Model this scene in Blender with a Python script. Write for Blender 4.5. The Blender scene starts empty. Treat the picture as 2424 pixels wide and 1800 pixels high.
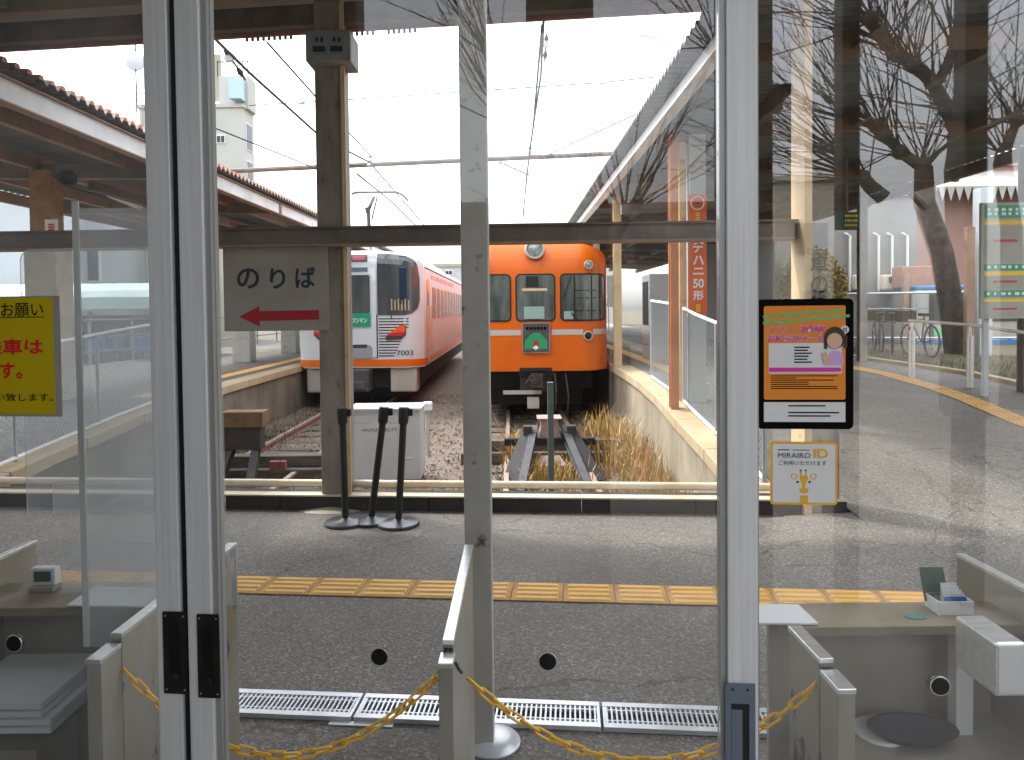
import bpy, math, random
from mathutils import Vector, Matrix
random.seed(7)
SC = bpy.context.scene
COL = SC.collection
rad = math.radians
# ------------------------------------------------------------------ camera
CAM_H, FPX, PITCH, ROLL = 1.65, 1650.0, rad(1.5), rad(0.6)
PW, PH, PCX, PCY = 2424.0, 1800.0, 1212.0, 776.0
cam_d = bpy.data.cameras.new("camera")
cam = bpy.data.objects.new("camera", cam_d)
COL.objects.link(cam)
cam_d.sensor_width = 36.0
cam_d.lens = 36.0 * FPX / PW
cam_d.shift_y = (PCY - PH / 2) / PW
cam_d.clip_start, cam_d.clip_end = 0.05, 1500.0
cam.matrix_world = (Matrix.Translation((0, 0, CAM_H)) @ Matrix.Rotation(rad(90) - PITCH, 4, 'X')
                    @ Matrix.Rotation(-ROLL, 4, 'Z'))
SC.camera = cam
RM = cam.matrix_world.to_3x3()
# ------------------------------------------------------------------ sky, sun, exposure
SUN_EL, SUN_AZ = rad(51), math.atan2(-0.83, 0.55)      # azimuth from +Y towards +X
world = bpy.data.worlds.new("World")
SC.world = world
world.use_nodes = True
wn, wl = world.node_tree.nodes, world.node_tree.links
wn.clear()
w_out = wn.new("ShaderNodeOutputWorld")
w_bg = wn.new("ShaderNodeBackground")
w_sky = wn.new("ShaderNodeTexSky")
w_sky.sky_type = 'NISHITA'
w_sky.sun_disc = False
w_sky.sun_elevation = SUN_EL
w_sky.sun_rotation = SUN_AZ % (2 * math.pi)
w_sky.air_density, w_sky.dust_density, w_sky.ozone_density = 1.0, 1.0, 1.5
w_hs = wn.new("ShaderNodeHueSaturation")
w_hs.inputs["Saturation"].default_value = 0.2
wl.new(w_sky.outputs[0], w_hs.inputs["Color"])
# cloud cover: an even white sky, so the clear-sky horizon glow is levelled out towards the zenith
w_tc = wn.new("ShaderNodeTexCoord")
w_sp = wn.new("ShaderNodeSeparateXYZ")
wl.new(w_tc.outputs["Generated"], w_sp.inputs[0])
w_mr = wn.new("ShaderNodeMapRange")
w_mr.inputs[1].default_value, w_mr.inputs[2].default_value = 0.0, 1.0
w_mr.inputs[3].default_value, w_mr.inputs[4].default_value = 0.34, 3.3
wl.new(w_sp.outputs[2], w_mr.inputs[0])
w_vm = wn.new("ShaderNodeVectorMath"); w_vm.operation = 'SCALE'
wl.new(w_hs.outputs[0], w_vm.inputs[0]); wl.new(w_mr.outputs[0], w_vm.inputs["Scale"])
wl.new(w_vm.outputs[0], w_bg.inputs["Color"])
w_bg.inputs["Strength"].default_value = 0.15
wl.new(w_bg.outputs[0], w_out.inputs[0])
sun_d = bpy.data.lights.new("sun", 'SUN')
sun_d.energy, sun_d.angle, sun_d.color = 0.85, rad(4.0), (1.0, 0.93, 0.82)
sun = bpy.data.objects.new("sun", sun_d)
COL.objects.link(sun)
to_sun = Vector((math.sin(SUN_AZ) * math.cos(SUN_EL), math.cos(SUN_AZ) * math.cos(SUN_EL), math.sin(SUN_EL)))
sun.rotation_euler = to_sun.to_track_quat('Z', 'Y').to_euler()
SC.view_settings.view_transform = 'Standard'
SC.view_settings.look = 'None'
SC.view_settings.exposure = 1.85
SC.view_settings.gamma = 1.0
SC.view_settings.use_curve_mapping = False
SC.cycles.transparent_max_bounces = 32
SC.cycles.max_bounces = 8
SC.cycles.caustics_reflective = False
SC.cycles.caustics_refractive = False

# ------------------------------------------------------------------ photo measurements -> metres
ORG = Vector((0, 0, CAM_H))
def ray(px, py):
    return RM @ Vector(((px - PCX) / FPX, (PCY - py) / FPX, -1.0))
def at(px, py, Y):                      # point of the sight line at depth Y
    d = ray(px, py)
    return ORG + d * (Y / d.y)
def gnd(px, py, z=0.0):                 # point of the sight line at height z
    d = ray(px, py)
    return ORG + d * ((z - CAM_H) / d.z)
BA = rad(5.0)                           # the station building is turned 5 degrees to the tracks
BM = Matrix.Rotation(-BA, 4, 'Z')
BU, BN = BM.to_3x3() @ Vector((1, 0, 0)), BM.to_3x3() @ Vector((0, 1, 0))
def bld(px, py, t):                     # (s, z) on the building plane at distance t
    d = ray(px, py)
    p = ORG + d * (t / d.dot(BN))
    return p.dot(BU), p.z
def bpt(s, t, z=0.0):
    return BM @ Vector((s, t, z))
TDOOR = 1.42
def behind(px, py, tv):                 # where a thing stands that the door glass mirrors
    s, z = bld(px, py, tv)
    return bpt(s, 2 * TDOOR - tv, z)
def ramp(Y):
    return min(0.56, max(0.0, 0.125 * (Y - 5.75)))
def rampl(Y):
    return min(0.42, max(0.0, 0.125 * (Y - 5.6)))

# ------------------------------------------------------------------ mesh builder
class MB:
    def __init__(s, M=None):
        s.v, s.f, s.M = [], [], M
    def add(s, vs, fs):
        o = len(s.v)
        for p in vs:
            p = Vector(p)
            s.v.append(s.M @ p if s.M is not None else p)
        for f in fs:
            s.f.append(tuple(i + o for i in f))
    def box(s, x0, x1, y0, y1, z0, z1):
        s.add([(x0, y0, z0), (x1, y0, z0), (x1, y1, z0), (x0, y1, z0), (x0, y0, z1), (x1, y0, z1), (x1, y1, z1), (x0, y1, z1)],
              [(3, 2, 1, 0), (4, 5, 6, 7), (0, 1, 5, 4), (1, 2, 6, 5), (2, 3, 7, 6), (3, 0, 4, 7)])
        return s
    def beam(s, p0, p1, w, h, up=(0, 0, 1)):
        p0, p1 = Vector(p0), Vector(p1)
        d = (p1 - p0).normalized()
        u = Vector(up)
        if abs(d.dot(u)) > 0.97:
            u = Vector((0, 1, 0))
        r = d.cross(u).normalized()
        u = r.cross(d).normalized()
        q = []
        for p in (p0, p1):
            for a, b in ((-1, -1), (1, -1), (1, 1), (-1, 1)):
                q.append(p + r * (a * w / 2) + u * (b * h / 2))
        s.add(q, [(0, 1, 2, 3), (7, 6, 5, 4), (0, 4, 5, 1), (1, 5, 6, 2), (2, 6, 7, 3), (3, 7, 4, 0)])
        return s
    def ibeam(s, p0, p1, w, h, th=0.014, up=(0, 0, 1)):
        p0, p1 = Vector(p0), Vector(p1)
        d = (p1 - p0).normalized()
        u = Vector(up)
        if abs(d.dot(u)) > 0.97:
            u = Vector((0, 1, 0))
        r = d.cross(u).normalized()
        u = r.cross(d).normalized()
        prof = [(-w/2, -h/2), (w/2, -h/2), (w/2, -h/2+th), (th/2, -h/2+th), (th/2, h/2-th), (w/2, h/2-th), (w/2, h/2), (-w/2, h/2), (-w/2, h/2-th), (-th/2, h/2-th), (-th/2, -h/2+th), (-w/2, -h/2+th)]
        n = len(prof)
        vs = [p + r * a + u * b for p in (p0, p1) for a, b in prof]
        fs = [(i, i + n, (i + 1) % n + n, (i + 1) % n) for i in range(n)]
        fs += [(0, 1, 2, 3, 10, 11), (3, 4, 9, 10), (4, 5, 6, 7, 8, 9)]
        fs += [tuple(reversed([k + n for k in f])) for f in ((0, 1, 2, 3, 10, 11), (3, 4, 9, 10), (4, 5, 6, 7, 8, 9))]
        s.add(vs, fs)
        return s
    def tube(s, pts, r, n=6, caps=True, closed=False):
        pts = [Vector(p) for p in pts]
        m = len(pts)
        rs = r if isinstance(r, (list, tuple)) else [r] * m
        vs, fs, prev = [], [], None
        for i, p in enumerate(pts):
            if closed:
                d = pts[(i + 1) % m] - pts[i - 1]
            else:
                d = pts[min(i + 1, m - 1)] - pts[max(i - 1, 0)]
            d.normalize()
            if prev is None:
                a = Vector((0, 0, 1)) if abs(d.z) < 0.9 else Vector((1, 0, 0))
                prev = d.cross(a).normalized()
            u = (prev - d * prev.dot(d)).normalized()
            prev = u
            w = d.cross(u)
            for k in range(n):
                c = 2 * math.pi * k / n
                vs.append(p + (u * math.cos(c) + w * math.sin(c)) * rs[i])
        for i in range(m if closed else m - 1):
            j = (i + 1) % m
            for k in range(n):
                l = (k + 1) % n
                fs.append((i * n + k, i * n + l, j * n + l, j * n + k))
        if caps and not closed:
            fs.append(tuple(reversed(range(n))))
            fs.append(tuple((m - 1) * n + k for k in range(n)))
        s.add(vs, fs)
        return s
    def lathe(s, prof, c, n=20, axis=(0, 0, 1)):
        q = Vector((0, 0, 1)).rotation_difference(Vector(axis).normalized()).to_matrix()
        c = Vector(c)
        vs, fs = [], []
        for r, z in prof:
            for k in range(n):
                a = 2 * math.pi * k / n
                vs.append(c + q @ Vector((r * math.cos(a), r * math.sin(a), z)))
        for i in range(len(prof) - 1):
            for k in range(n):
                l = (k + 1) % n
                fs.append((i * n + k, i * n + l, (i + 1) * n + l, (i + 1) * n + k))
        fs.append(tuple(reversed(range(n))))
        fs.append(tuple((len(prof) - 1) * n + k for k in range(n)))
        s.add(vs, fs)
        return s
    def prism(s, pts, vec):
        n = len(pts)
        v = Vector(vec)
        vs = [Vector(p) for p in pts] + [Vector(p) + v for p in pts]
        fs = [tuple(range(n)), tuple(reversed(range(n, 2 * n)))] + [(i, i + n, (i + 1) % n + n, (i + 1) % n) for i in range(n)]
        s.add(vs, fs)
        return s
    def quad(s, a, b, c, d):
        s.add([a, b, c, d], [(0, 1, 2, 3)])
        return s
    def build(s, name, mat, parent=None, loc=None, bevel=0.0, smooth=False, normals=True):
        L = LOC[parent] if parent is not None else (Vector(loc) if loc is not None else Vector((0, 0, 0)))
        me = bpy.data.meshes.new(name)
        me.from_pydata([tuple(p - L) for p in s.v], [], s.f)
        me.validate()
        if normals:
            import bmesh
            bm = bmesh.new(); bm.from_mesh(me)
            bmesh.ops.recalc_face_normals(bm, faces=bm.faces)
            bm.to_mesh(me); bm.free()
        me.materials.append(mat)
        if smooth:
            me.polygons.foreach_set("use_smooth", [True] * len(me.polygons))
            try:
                me.set_sharp_from_angle(angle=rad(40))
            except Exception:
                pass
        o = bpy.data.objects.new(name, me)
        COL.objects.link(o)
        LOC[o] = L
        if parent is not None:
            o.parent = parent
        else:
            o.location = L
        if bevel > 0:
            b = o.modifiers.new("edge", 'BEVEL')
            b.width, b.segments, b.limit_method, b.angle_limit = bevel, 2, 'ANGLE', rad(35)
            b.harden_normals = False
        return o
LOC = {}
def thing(name, label, cat, loc=(0, 0, 0), group=None, rotz=0.0):
    o = bpy.data.objects.new(name, None)
    COL.objects.link(o)
    o.location = loc
    o.rotation_euler = (0, 0, rotz)
    o.empty_display_size = 0.1
    o["label"], o["category"] = label, cat
    if group:
        o["group"] = group
    LOC[o] = Vector(loc) if rotz == 0 else Vector((0, 0, 0))
    return o
def tag(o, label, cat, group=None):
    o["label"], o["category"] = label, cat
    if group:
        o["group"] = group
    return o
def base_of(mb):
    n = len(mb.v)
    c = sum(mb.v, Vector()) / n
    return Vector((c.x, c.y, min(p.z for p in mb.v)))
def single(name, mb, mat, label, cat, group=None, **k):
    return tag(mb.build(name, mat, loc=base_of(mb), **k), label, cat, group)
def struct(name, mb, mat, **k):
    o = mb.build(name, mat, **k)
    o["kind"] = "structure"
    return o
def stuff(o):
    o["kind"] = "stuff"
    return o
def dup(root, loc=None, rotz=None, label=None, group=None):
    def cp(o, par):
        c = o.copy()
        COL.objects.link(c)
        if par is not None:
            c.parent = par
        LOC[c] = LOC.get(o, Vector())
        for ch in list(o.children):
            cp(ch, c)
        return c
    r = cp(root, None)
    if loc is not None:
        r.location = loc
    if rotz is not None:
        r.rotation_euler = (0, 0, rotz)
    if label:
        r["label"] = label
    if group:
        r["group"] = group
    return r

# ------------------------------------------------------------------ materials
def newmat(name):
    m = bpy.data.materials.new(name)
    m.use_nodes = True
    n, l = m.node_tree.nodes, m.node_tree.links
    return m, n, l, n["Principled BSDF"]
def mat(name, c, rough=0.6, metal=0.0, c2=None, scale=6.0, detail=6.0, mix=(0.4, 0.65), bump=0.0, bscale=60.0,
        c3=None, scale3=2.0, mix3=(0.6, 0.72), stretch=None, spec=0.5, coat=0.0):
    m, n, l, p = newmat(name)
    p.inputs["Roughness"].default_value = rough
    p.inputs["Metallic"].default_value = metal
    p.inputs["Specular IOR Level"].default_value = spec
    p.inputs["Coat Weight"].default_value = coat
    p.inputs["Base Color"].default_value = (*c, 1)
    tc = n.new("ShaderNodeTexCoord")
    mp = n.new("ShaderNodeMapping")
    l.new(tc.outputs["Object"], mp.inputs[0])
    if stretch:
        mp.inputs["Scale"].default_value = stretch
    col = None
    def layer(base, c_top, sc, lo, hi):
        no = n.new("ShaderNodeTexNoise")
        no.inputs["Scale"].default_value = sc
        no.inputs["Detail"].default_value = detail
        no.inputs["Roughness"].default_value = 0.62
        l.new(mp.outputs[0], no.inputs["Vector"])
        mr = n.new("ShaderNodeMapRange")
        mr.inputs[1].default_value, mr.inputs[2].default_value = lo, hi
        l.new(no.outputs["Fac"], mr.inputs[0])
        mx = n.new("ShaderNodeMix")
        mx.data_type = 'RGBA'
        l.new(mr.outputs[0], mx.inputs[0])
        if base is None:
            mx.inputs[6].default_value = (*c, 1)
        else:
            l.new(base, mx.inputs[6])
        mx.inputs[7].default_value = (*c_top, 1)
        return mx.outputs[2]
    if c2:
        col = layer(None, c2, scale, *mix)
    if c3:
        col = layer(col, c3, scale3, *mix3)
    if col:
        l.new(col, p.inputs["Base Color"])
    if bump:
        no = n.new("ShaderNodeTexNoise")
        no.inputs["Scale"].default_value = bscale
        no.inputs["Detail"].default_value = 4
        l.new(tc.outputs["Object"], no.inputs["Vector"])
        b = n.new("ShaderNodeBump")
        b.inputs["Strength"].default_value = bump
        b.inputs["Distance"].default_value = 0.01
        l.new(no.outputs["Fac"], b.inputs["Height"])
        l.new(b.outputs[0], p.inputs["Normal"])
    return m
def glassmat(name, tint=(1, 1, 1), refl=0.055, haze=0.0, haze_scale=2.0, hcol=(0.8, 0.82, 0.85)):
    m, n, l, p = newmat(name)
    n.remove(p)
    out = n["Material Output"]
    tr = n.new("ShaderNodeBsdfTransparent")
    tr.inputs[0].default_value = (*tint, 1)
    gl = n.new("ShaderNodeBsdfGlossy")
    gl.inputs["Roughness"].default_value = 0.0
    gl.inputs["Color"].default_value = (1, 1, 1, 1)
    lw = n.new("ShaderNodeLayerWeight")
    lw.inputs[0].default_value = 0.5
    pw = n.new("ShaderNodeMath"); pw.operation = 'POWER'; pw.inputs[1].default_value = 4.0
    l.new(lw.outputs["Facing"], pw.inputs[0])
    ma = n.new("ShaderNodeMath"); ma.operation = 'MULTIPLY_ADD'
    ma.inputs[1].default_value, ma.inputs[2].default_value = 0.9, refl
    l.new(pw.outputs[0], ma.inputs[0])
    mx = n.new("ShaderNodeMixShader")
    l.new(ma.outputs[0], mx.inputs[0]); l.new(tr.outputs[0], mx.inputs[1]); l.new(gl.outputs[0], mx.inputs[2])
    last = mx.outputs[0]
    if haze > 0:
        tc = n.new("ShaderNodeTexCoord")
        no = n.new("ShaderNodeTexNoise")
        no.inputs["Scale"].default_value = haze_scale
        no.inputs["Detail"].default_value = 5
        l.new(tc.outputs["Object"], no.inputs["Vector"])
        mr = n.new("ShaderNodeMapRange")
        mr.inputs[1].default_value, mr.inputs[2].default_value = 0.3, 0.75
        mr.inputs[3].default_value, mr.inputs[4].default_value = haze * 0.3, haze * 1.5
        l.new(no.outputs["Fac"], mr.inputs[0])
        df = n.new("ShaderNodeBsdfDiffuse")
        df.inputs[0].default_value = (*hcol, 1)
        tl = n.new("ShaderNodeBsdfTranslucent")
        tl.inputs[0].default_value = (*hcol, 1)
        m0 = n.new("ShaderNodeMixShader"); m0.inputs[0].default_value = 0.5
        l.new(df.outputs[0], m0.inputs[1]); l.new(tl.outputs[0], m0.inputs[2])
        m2 = n.new("ShaderNodeMixShader")
        l.new(mr.outputs[0], m2.inputs[0]); l.new(last, m2.inputs[1]); l.new(m0.outputs[0], m2.inputs[2])
        last = m2.outputs[0]
    l.new(last, out.inputs[0])
    return m
def asphalt(name, c=(0.152, 0.139, 0.121)):
    m, n, l, p = newmat(name)
    tc = n.new("ShaderNodeTexCoord")
    vo = n.new("ShaderNodeTexVoronoi"); vo.inputs["Scale"].default_value = 95
    l.new(tc.outputs["Object"], vo.inputs["Vector"])
    no = n.new("ShaderNodeTexNoise"); no.inputs["Scale"].default_value = 0.9; no.inputs["Detail"].default_value = 7
    l.new(tc.outputs["Object"], no.inputs["Vector"])
    sep = n.new("ShaderNodeSeparateColor"); l.new(vo.outputs["Color"], sep.inputs[0])
    cr = n.new("ShaderNodeValToRGB")
    e = cr.color_ramp.elements
    e[0].position, e[0].color = 0.0, (c[0] * 0.62, c[1] * 0.62, c[2] * 0.62, 1)
    e[1].position, e[1].color = 1.0, (c[0] * 2.1, c[1] * 2.1, c[2] * 2.05, 1)
    k = e.new(0.55); k.color = (*c, 1)
    k = e.new(0.86); k.color = (c[0] * 1.35, c[1] * 1.35, c[2] * 1.35, 1)
    l.new(sep.outputs[0], cr.inputs[0])
    mr = n.new("ShaderNodeMapRange"); mr.inputs[1].default_value, mr.inputs[2].default_value = 0.3, 0.7
    mr.inputs[3].default_value, mr.inputs[4].default_value = 0.72, 1.25
    l.new(no.outputs["Fac"], mr.inputs[0])
    mu = n.new("ShaderNodeVectorMath"); mu.operation = 'SCALE'
    l.new(cr.outputs[0], mu.inputs[0]); l.new(mr.outputs[0], mu.inputs["Scale"])
    n2 = n.new("ShaderNodeTexNoise"); n2.inputs["Scale"].default_value = 0.33; n2.inputs["Detail"].default_value = 8; n2.inputs["Roughness"].default_value = 0.7
    l.new(tc.outputs["Object"], n2.inputs["Vector"])
    m2 = n.new("ShaderNodeMapRange"); m2.inputs[1].default_value, m2.inputs[2].default_value = 0.42, 0.62
    m2.inputs[3].default_value, m2.inputs[4].default_value = 0.0, 0.55
    l.new(n2.outputs["Fac"], m2.inputs[0])
    st = n.new("ShaderNodeMix"); st.data_type = 'RGBA'
    l.new(m2.outputs[0], st.inputs[0]); l.new(mu.outputs[0], st.inputs[6]); st.inputs[7].default_value = (c[0] * .72, c[1] * .68, c[2] * .62, 1)
    vc = n.new("ShaderNodeTexVoronoi"); vc.feature = 'DISTANCE_TO_EDGE'; vc.inputs["Scale"].default_value = 0.55
    nz = n.new("ShaderNodeTexNoise"); nz.inputs["Scale"].default_value = 3.0; nz.inputs["Detail"].default_value = 6
    l.new(tc.outputs["Object"], nz.inputs["Vector"])
    wv = n.new("ShaderNodeVectorMath"); wv.operation = 'MULTIPLY_ADD'; wv.inputs[1].default_value = (.5, .5, .5)
    l.new(nz.outputs["Color"], wv.inputs[0]); l.new(tc.outputs["Object"], wv.inputs[2]); l.new(wv.outputs[0], vc.inputs["Vector"])
    cm = n.new("ShaderNodeMapRange"); cm.inputs[1].default_value, cm.inputs[2].default_value = 0.0, 0.008
    cm.inputs[3].default_value, cm.inputs[4].default_value = 0.6, 0.0
    l.new(vc.outputs["Distance"], cm.inputs[0])
    ck = n.new("ShaderNodeMix"); ck.data_type = 'RGBA'
    l.new(cm.outputs[0], ck.inputs[0]); l.new(st.outputs[2], ck.inputs[6]); ck.inputs[7].default_value = (.02, .02, .02, 1)
    l.new(ck.outputs[2], p.inputs["Base Color"])
    p.inputs["Roughness"].default_value = 0.75
    b = n.new("ShaderNodeBump"); b.inputs["Strength"].default_value = 0.7; b.inputs["Distance"].default_value = 0.006
    l.new(vo.outputs["Distance"], b.inputs["Height"]); l.new(b.outputs[0], p.inputs["Normal"])
    return m
M = {}
M['alu'] = mat("aluminium", (0.8, 0.81, 0.82), 0.42, 0.15, c2=(0.7, 0.71, 0.72), scale=3, stretch=(40, 40, 0.8))
M['alu_edge'] = mat("aluminium_edge", (0.4, 0.41, 0.4), 0.4, 0.4)
M['black'] = mat("black_rubber", (0.004, 0.004, 0.005), 0.6)
M['plate'] = mat("dark_handle_plate", (0.016, 0.015, 0.013), 0.45, 0.3, c2=(0.03, 0.027, 0.024), scale=30)
M['recess'] = mat("handle_recess", (0.008, 0.008, 0.008), 0.35)
M['lock'] = mat("blue_grey_lock_plate", (0.16, 0.2, 0.25), 0.5, 0.3)
M['glass'] = glassmat("door_glass", (0.985, 0.99, 0.988), 0.038, 0.005, 5.0)
M['glass_right'] = glassmat("right_door_glass", (0.985, 0.99, 0.988), 0.068, 0.004, 5.0)
M['glass_left'] = glassmat("left_door_glass", (0.985, 0.99, 0.988), 0.04, 0.045, 1.4)
M['acrylic'] = glassmat("clear_acrylic", (0.97, 0.985, 0.98), 0.03, 0.24, 1.8)
M['acrylic_edge'] = mat("acrylic_edge", (0.75, 0.78, 0.76), 0.15, 0, spec=0.8)
M['asphalt'] = asphalt("asphalt")
M['asphalt2'] = asphalt("ramp_asphalt", (0.135, 0.12, 0.1))
M['chrome'] = mat("stainless_steel", (0.8, 0.8, 0.79), 0.3, 0.7, c2=(0.66, 0.66, 0.64), scale=8, stretch=(1, 8, 8))
M['cream'] = mat("cream_steel_panel", (0.36, 0.34, 0.29), 0.4, 0.15, c2=(0.28, 0.25, 0.18), scale=2.2, c3=(0.12, 0.11, 0.1), scale3=5, mix3=(0.68, 0.72), bump=0.02)
M['cream_scuffed'] = mat("scuffed_cream_panel", (0.36, 0.34, 0.28), 0.45, 0.1, c2=(0.27, 0.23, 0.15), scale=2.6, c3=(0.055, 0.052, 0.05), scale3=3.2, mix3=(0.52, 0.54), stretch=(1, 1, 0.5))
M['counter'] = mat("brown_counter_top", (0.3, 0.25, 0.17), 0.5, c2=(0.2, 0.15, 0.09), scale=4)
M['paper'] = mat("white_paper", (0.78, 0.79, 0.78), 0.6)
M['chain'] = mat("yellow_plastic_chain", (0.9, 0.5, 0.015), 0.35)
M['tactile'] = mat("yellow_tactile", (0.76, 0.43, 0.1), 0.6, c2=(0.68, 0.38, 0.1), scale=3, c3=(0.4, 0.26, 0.12), scale3=9, mix3=(0.62, 0.8))
M['tactile_low'] = mat("grimy_tactile_base", (0.52, 0.3, 0.09), 0.8, c2=(0.36, 0.2, 0.07), scale=6)
M['grate'] = mat("galvanised_grate", (0.72, 0.74, 0.77), 0.35, 0.4, c2=(0.58, 0.6, 0.63), scale=5)
M['channel'] = mat("dark_channel", (0.012, 0.011, 0.01), 0.9)
M['kerb'] = mat("weathered_kerb", (0.032, 0.029, 0.027), 0.85, c2=(0.018, 0.018, 0.016), scale=2.5, c3=(0.07, 0.065, 0.05), scale3=6, mix3=(0.62, 0.8), bump=0.2)
M['kerbtop'] = mat("cream_kerb_rail", (0.68, 0.6, 0.47), 0.55, c2=(0.55, 0.44, 0.3), scale=3)
M['mortar'] = mat("pale_mortar", (0.5, 0.46, 0.38), 0.9, c2=(0.35, 0.32, 0.27), scale=5)
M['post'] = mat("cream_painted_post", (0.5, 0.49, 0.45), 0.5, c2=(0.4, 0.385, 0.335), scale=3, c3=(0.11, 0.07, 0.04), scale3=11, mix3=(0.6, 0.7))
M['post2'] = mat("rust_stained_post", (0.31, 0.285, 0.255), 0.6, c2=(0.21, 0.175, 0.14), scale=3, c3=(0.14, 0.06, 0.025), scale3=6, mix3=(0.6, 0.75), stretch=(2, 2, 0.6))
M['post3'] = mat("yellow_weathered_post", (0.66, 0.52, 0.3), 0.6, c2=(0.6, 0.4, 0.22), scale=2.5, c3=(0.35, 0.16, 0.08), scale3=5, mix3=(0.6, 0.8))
M['brown'] = mat("brown_steel", (0.18, 0.15, 0.128), 0.65, c2=(0.1, 0.085, 0.075), scale=3, c3=(0.26, 0.15, 0.09), scale3=5, mix3=(0.58, 0.75))
M['rust'] = mat("rusty_beam", (0.34, 0.22, 0.15), 0.75, c2=(0.25, 0.16, 0.11), scale=3, c3=(0.36, 0.27, 0.2), scale3=4, mix3=(0.6, 0.8))
M['orange_post'] = mat("orange_rust_post", (0.55, 0.22, 0.08), 0.6, c2=(0.42, 0.17, 0.08), scale=2.4, c3=(0.6, 0.4, 0.22), scale3=3, mix3=(0.58, 0.75))
M['fascia'] = mat("white_fascia_paint", (0.7, 0.73, 0.75), 0.5, c2=(0.55, 0.55, 0.53), scale=1.6, c3=(0.36, 0.18, 0.08), scale3=2.2, mix3=(0.64, 0.76))
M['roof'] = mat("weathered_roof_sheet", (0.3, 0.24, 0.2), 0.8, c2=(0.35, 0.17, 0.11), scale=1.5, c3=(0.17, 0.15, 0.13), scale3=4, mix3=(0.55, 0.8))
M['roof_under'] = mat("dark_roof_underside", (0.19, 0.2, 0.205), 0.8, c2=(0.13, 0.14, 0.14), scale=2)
M['concrete'] = mat("platform_concrete", (0.34, 0.29, 0.205), 0.9, c2=(0.22, 0.18, 0.12), scale=1.2, c3=(0.13, 0.11, 0.085), scale3=2.2, mix3=(0.55, 0.75), bump=0.3, bscale=20, stretch=(1, 1, 0.6))
M['concrete_dark'] = mat("mossy_concrete", (0.2, 0.17, 0.13), 0.9, c2=(0.09, 0.075, 0.055), scale=1.3, c3=(0.3, 0.26, 0.2), scale3=3, mix3=(0.58, 0.75), bump=0.4, bscale=15, stretch=(1, 1, 0.5))
M['coping'] = mat("sandy_coping", (0.44, 0.35, 0.22), 0.85, c2=(0.36, 0.26, 0.14), scale=1.6, c3=(0.3, 0.25, 0.18), scale3=4, mix3=(0.6, 0.8), bump=0.2, bscale=30)
M['galv'] = mat("galvanised_wire", (0.4, 0.46, 0.5), 0.45, 0.5)
M['white'] = mat("white_paint", (0.78, 0.79, 0.79), 0.5, c2=(0.7, 0.7, 0.69), scale=3)
M['cab'] = mat("light_grey_cabinet", (0.6, 0.62, 0.62), 0.5, c2=(0.52, 0.54, 0.54), scale=2)
M['ballast'] = mat("ballast_ground", (0.2, 0.15, 0.115), 0.95, c2=(0.11, 0.08, 0.06), scale=30, mix=(0.42, 0.55), c3=(0.3, 0.24, 0.19), scale3=40, mix3=(0.55, 0.62), bump=0.9, bscale=45)
M['stone'] = mat("ballast_stone", (0.28, 0.22, 0.17), 0.9, c2=(0.13, 0.1, 0.08), scale=9, mix=(0.4, 0.6), c3=(0.4, 0.34, 0.28), scale3=13, mix3=(0.55, 0.65))
M['rail'] = mat("rusty_rail", (0.3, 0.17, 0.12), 0.6, 0.2, c2=(0.22, 0.11, 0.07), scale=6)
M['railtop'] = mat("rail_head", (0.45, 0.34, 0.29), 0.4, 0.4)
M['timber'] = mat("weathered_timber", (0.13, 0.11, 0.085), 0.85, c2=(0.06, 0.05, 0.04), scale=3, stretch=(1, 8, 8), bump=0.3)
M['bufhead'] = mat("faded_pink_steel", (0.42, 0.31, 0.29), 0.6, c2=(0.3, 0.2, 0.18), scale=6)
M['steel_grey'] = mat("grey_steel_leg", (0.075, 0.075, 0.083), 0.7, 0.0, c2=(0.05, 0.046, 0.05), scale=5)
M['dark'] = mat("dark_underframe", (0.008, 0.008, 0.008), 0.7)
M['dark2'] = mat("dark_steel", (0.04, 0.037, 0.034), 0.6, 0.2, c2=(0.07, 0.05, 0.035), scale=8)
M['straw'] = mat("dry_grass", (0.5, 0.33, 0.1), 0.8, c2=(0.36, 0.22, 0.07), scale=5, c3=(0.2, 0.22, 0.05), scale3=2.5, mix3=(0.58, 0.7))
M['weed'] = mat("green_weed", (0.06, 0.08, 0.02), 0.8, c2=(0.11, 0.09, 0.03), scale=6)
M['o_paint'] = mat("orange_train_paint", (0.72, 0.135, 0.004), 0.38, c2=(0.66, 0.115, 0.005), scale=1.5, c3=(.45, .1, .02), scale3=3.0, mix3=(.6, .8), coat=0.1, spec=0.3)
M['w_paint'] = mat("white_train_paint", (0.6, 0.635, 0.655), 0.3, c2=(0.55, 0.58, 0.6), scale=1.2, c3=(.42, .4, .37), scale3=2.5, mix3=(.62, .8), coat=0.2)
M['p_paint'] = mat("pink_train_side", (0.66, 0.6, 0.575), 0.6, c2=(0.66, 0.61, 0.59), scale=1.1, spec=0.15)
M['p_roof'] = mat("pale_pink_side", (0.68, 0.63, 0.62), 0.6, spec=0.15)
M['win'] = mat("dark_train_glass", (0.045, 0.052, 0.057), 0.04, 0, spec=0.8, c2=(0.085, 0.09, 0.09), scale=1.3, mix=(0.42, 0.62), stretch=(3, 1, .4))
M['win_o'] = mat("greenish_train_glass", (0.06, 0.072, 0.066), 0.05, 0, spec=0.8, c2=(0.15, 0.175, 0.155), scale=1.5, mix=(0.4, 0.62), stretch=(2, 1, .5))
M['lens'] = mat("lamp_lens", (0.4, 0.45, 0.44), 0.15, 0.2, c2=(0.2, 0.22, 0.22), scale=20)
M['red'] = mat("red_lamp", (0.85, 0.06, 0.03), 0.25)
M['redorange'] = mat("orange_red_lamp", (0.8, 0.1, 0.025), 0.25)
M['green'] = mat("green_panel", (0.01, 0.28, 0.15), 0.4)
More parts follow.
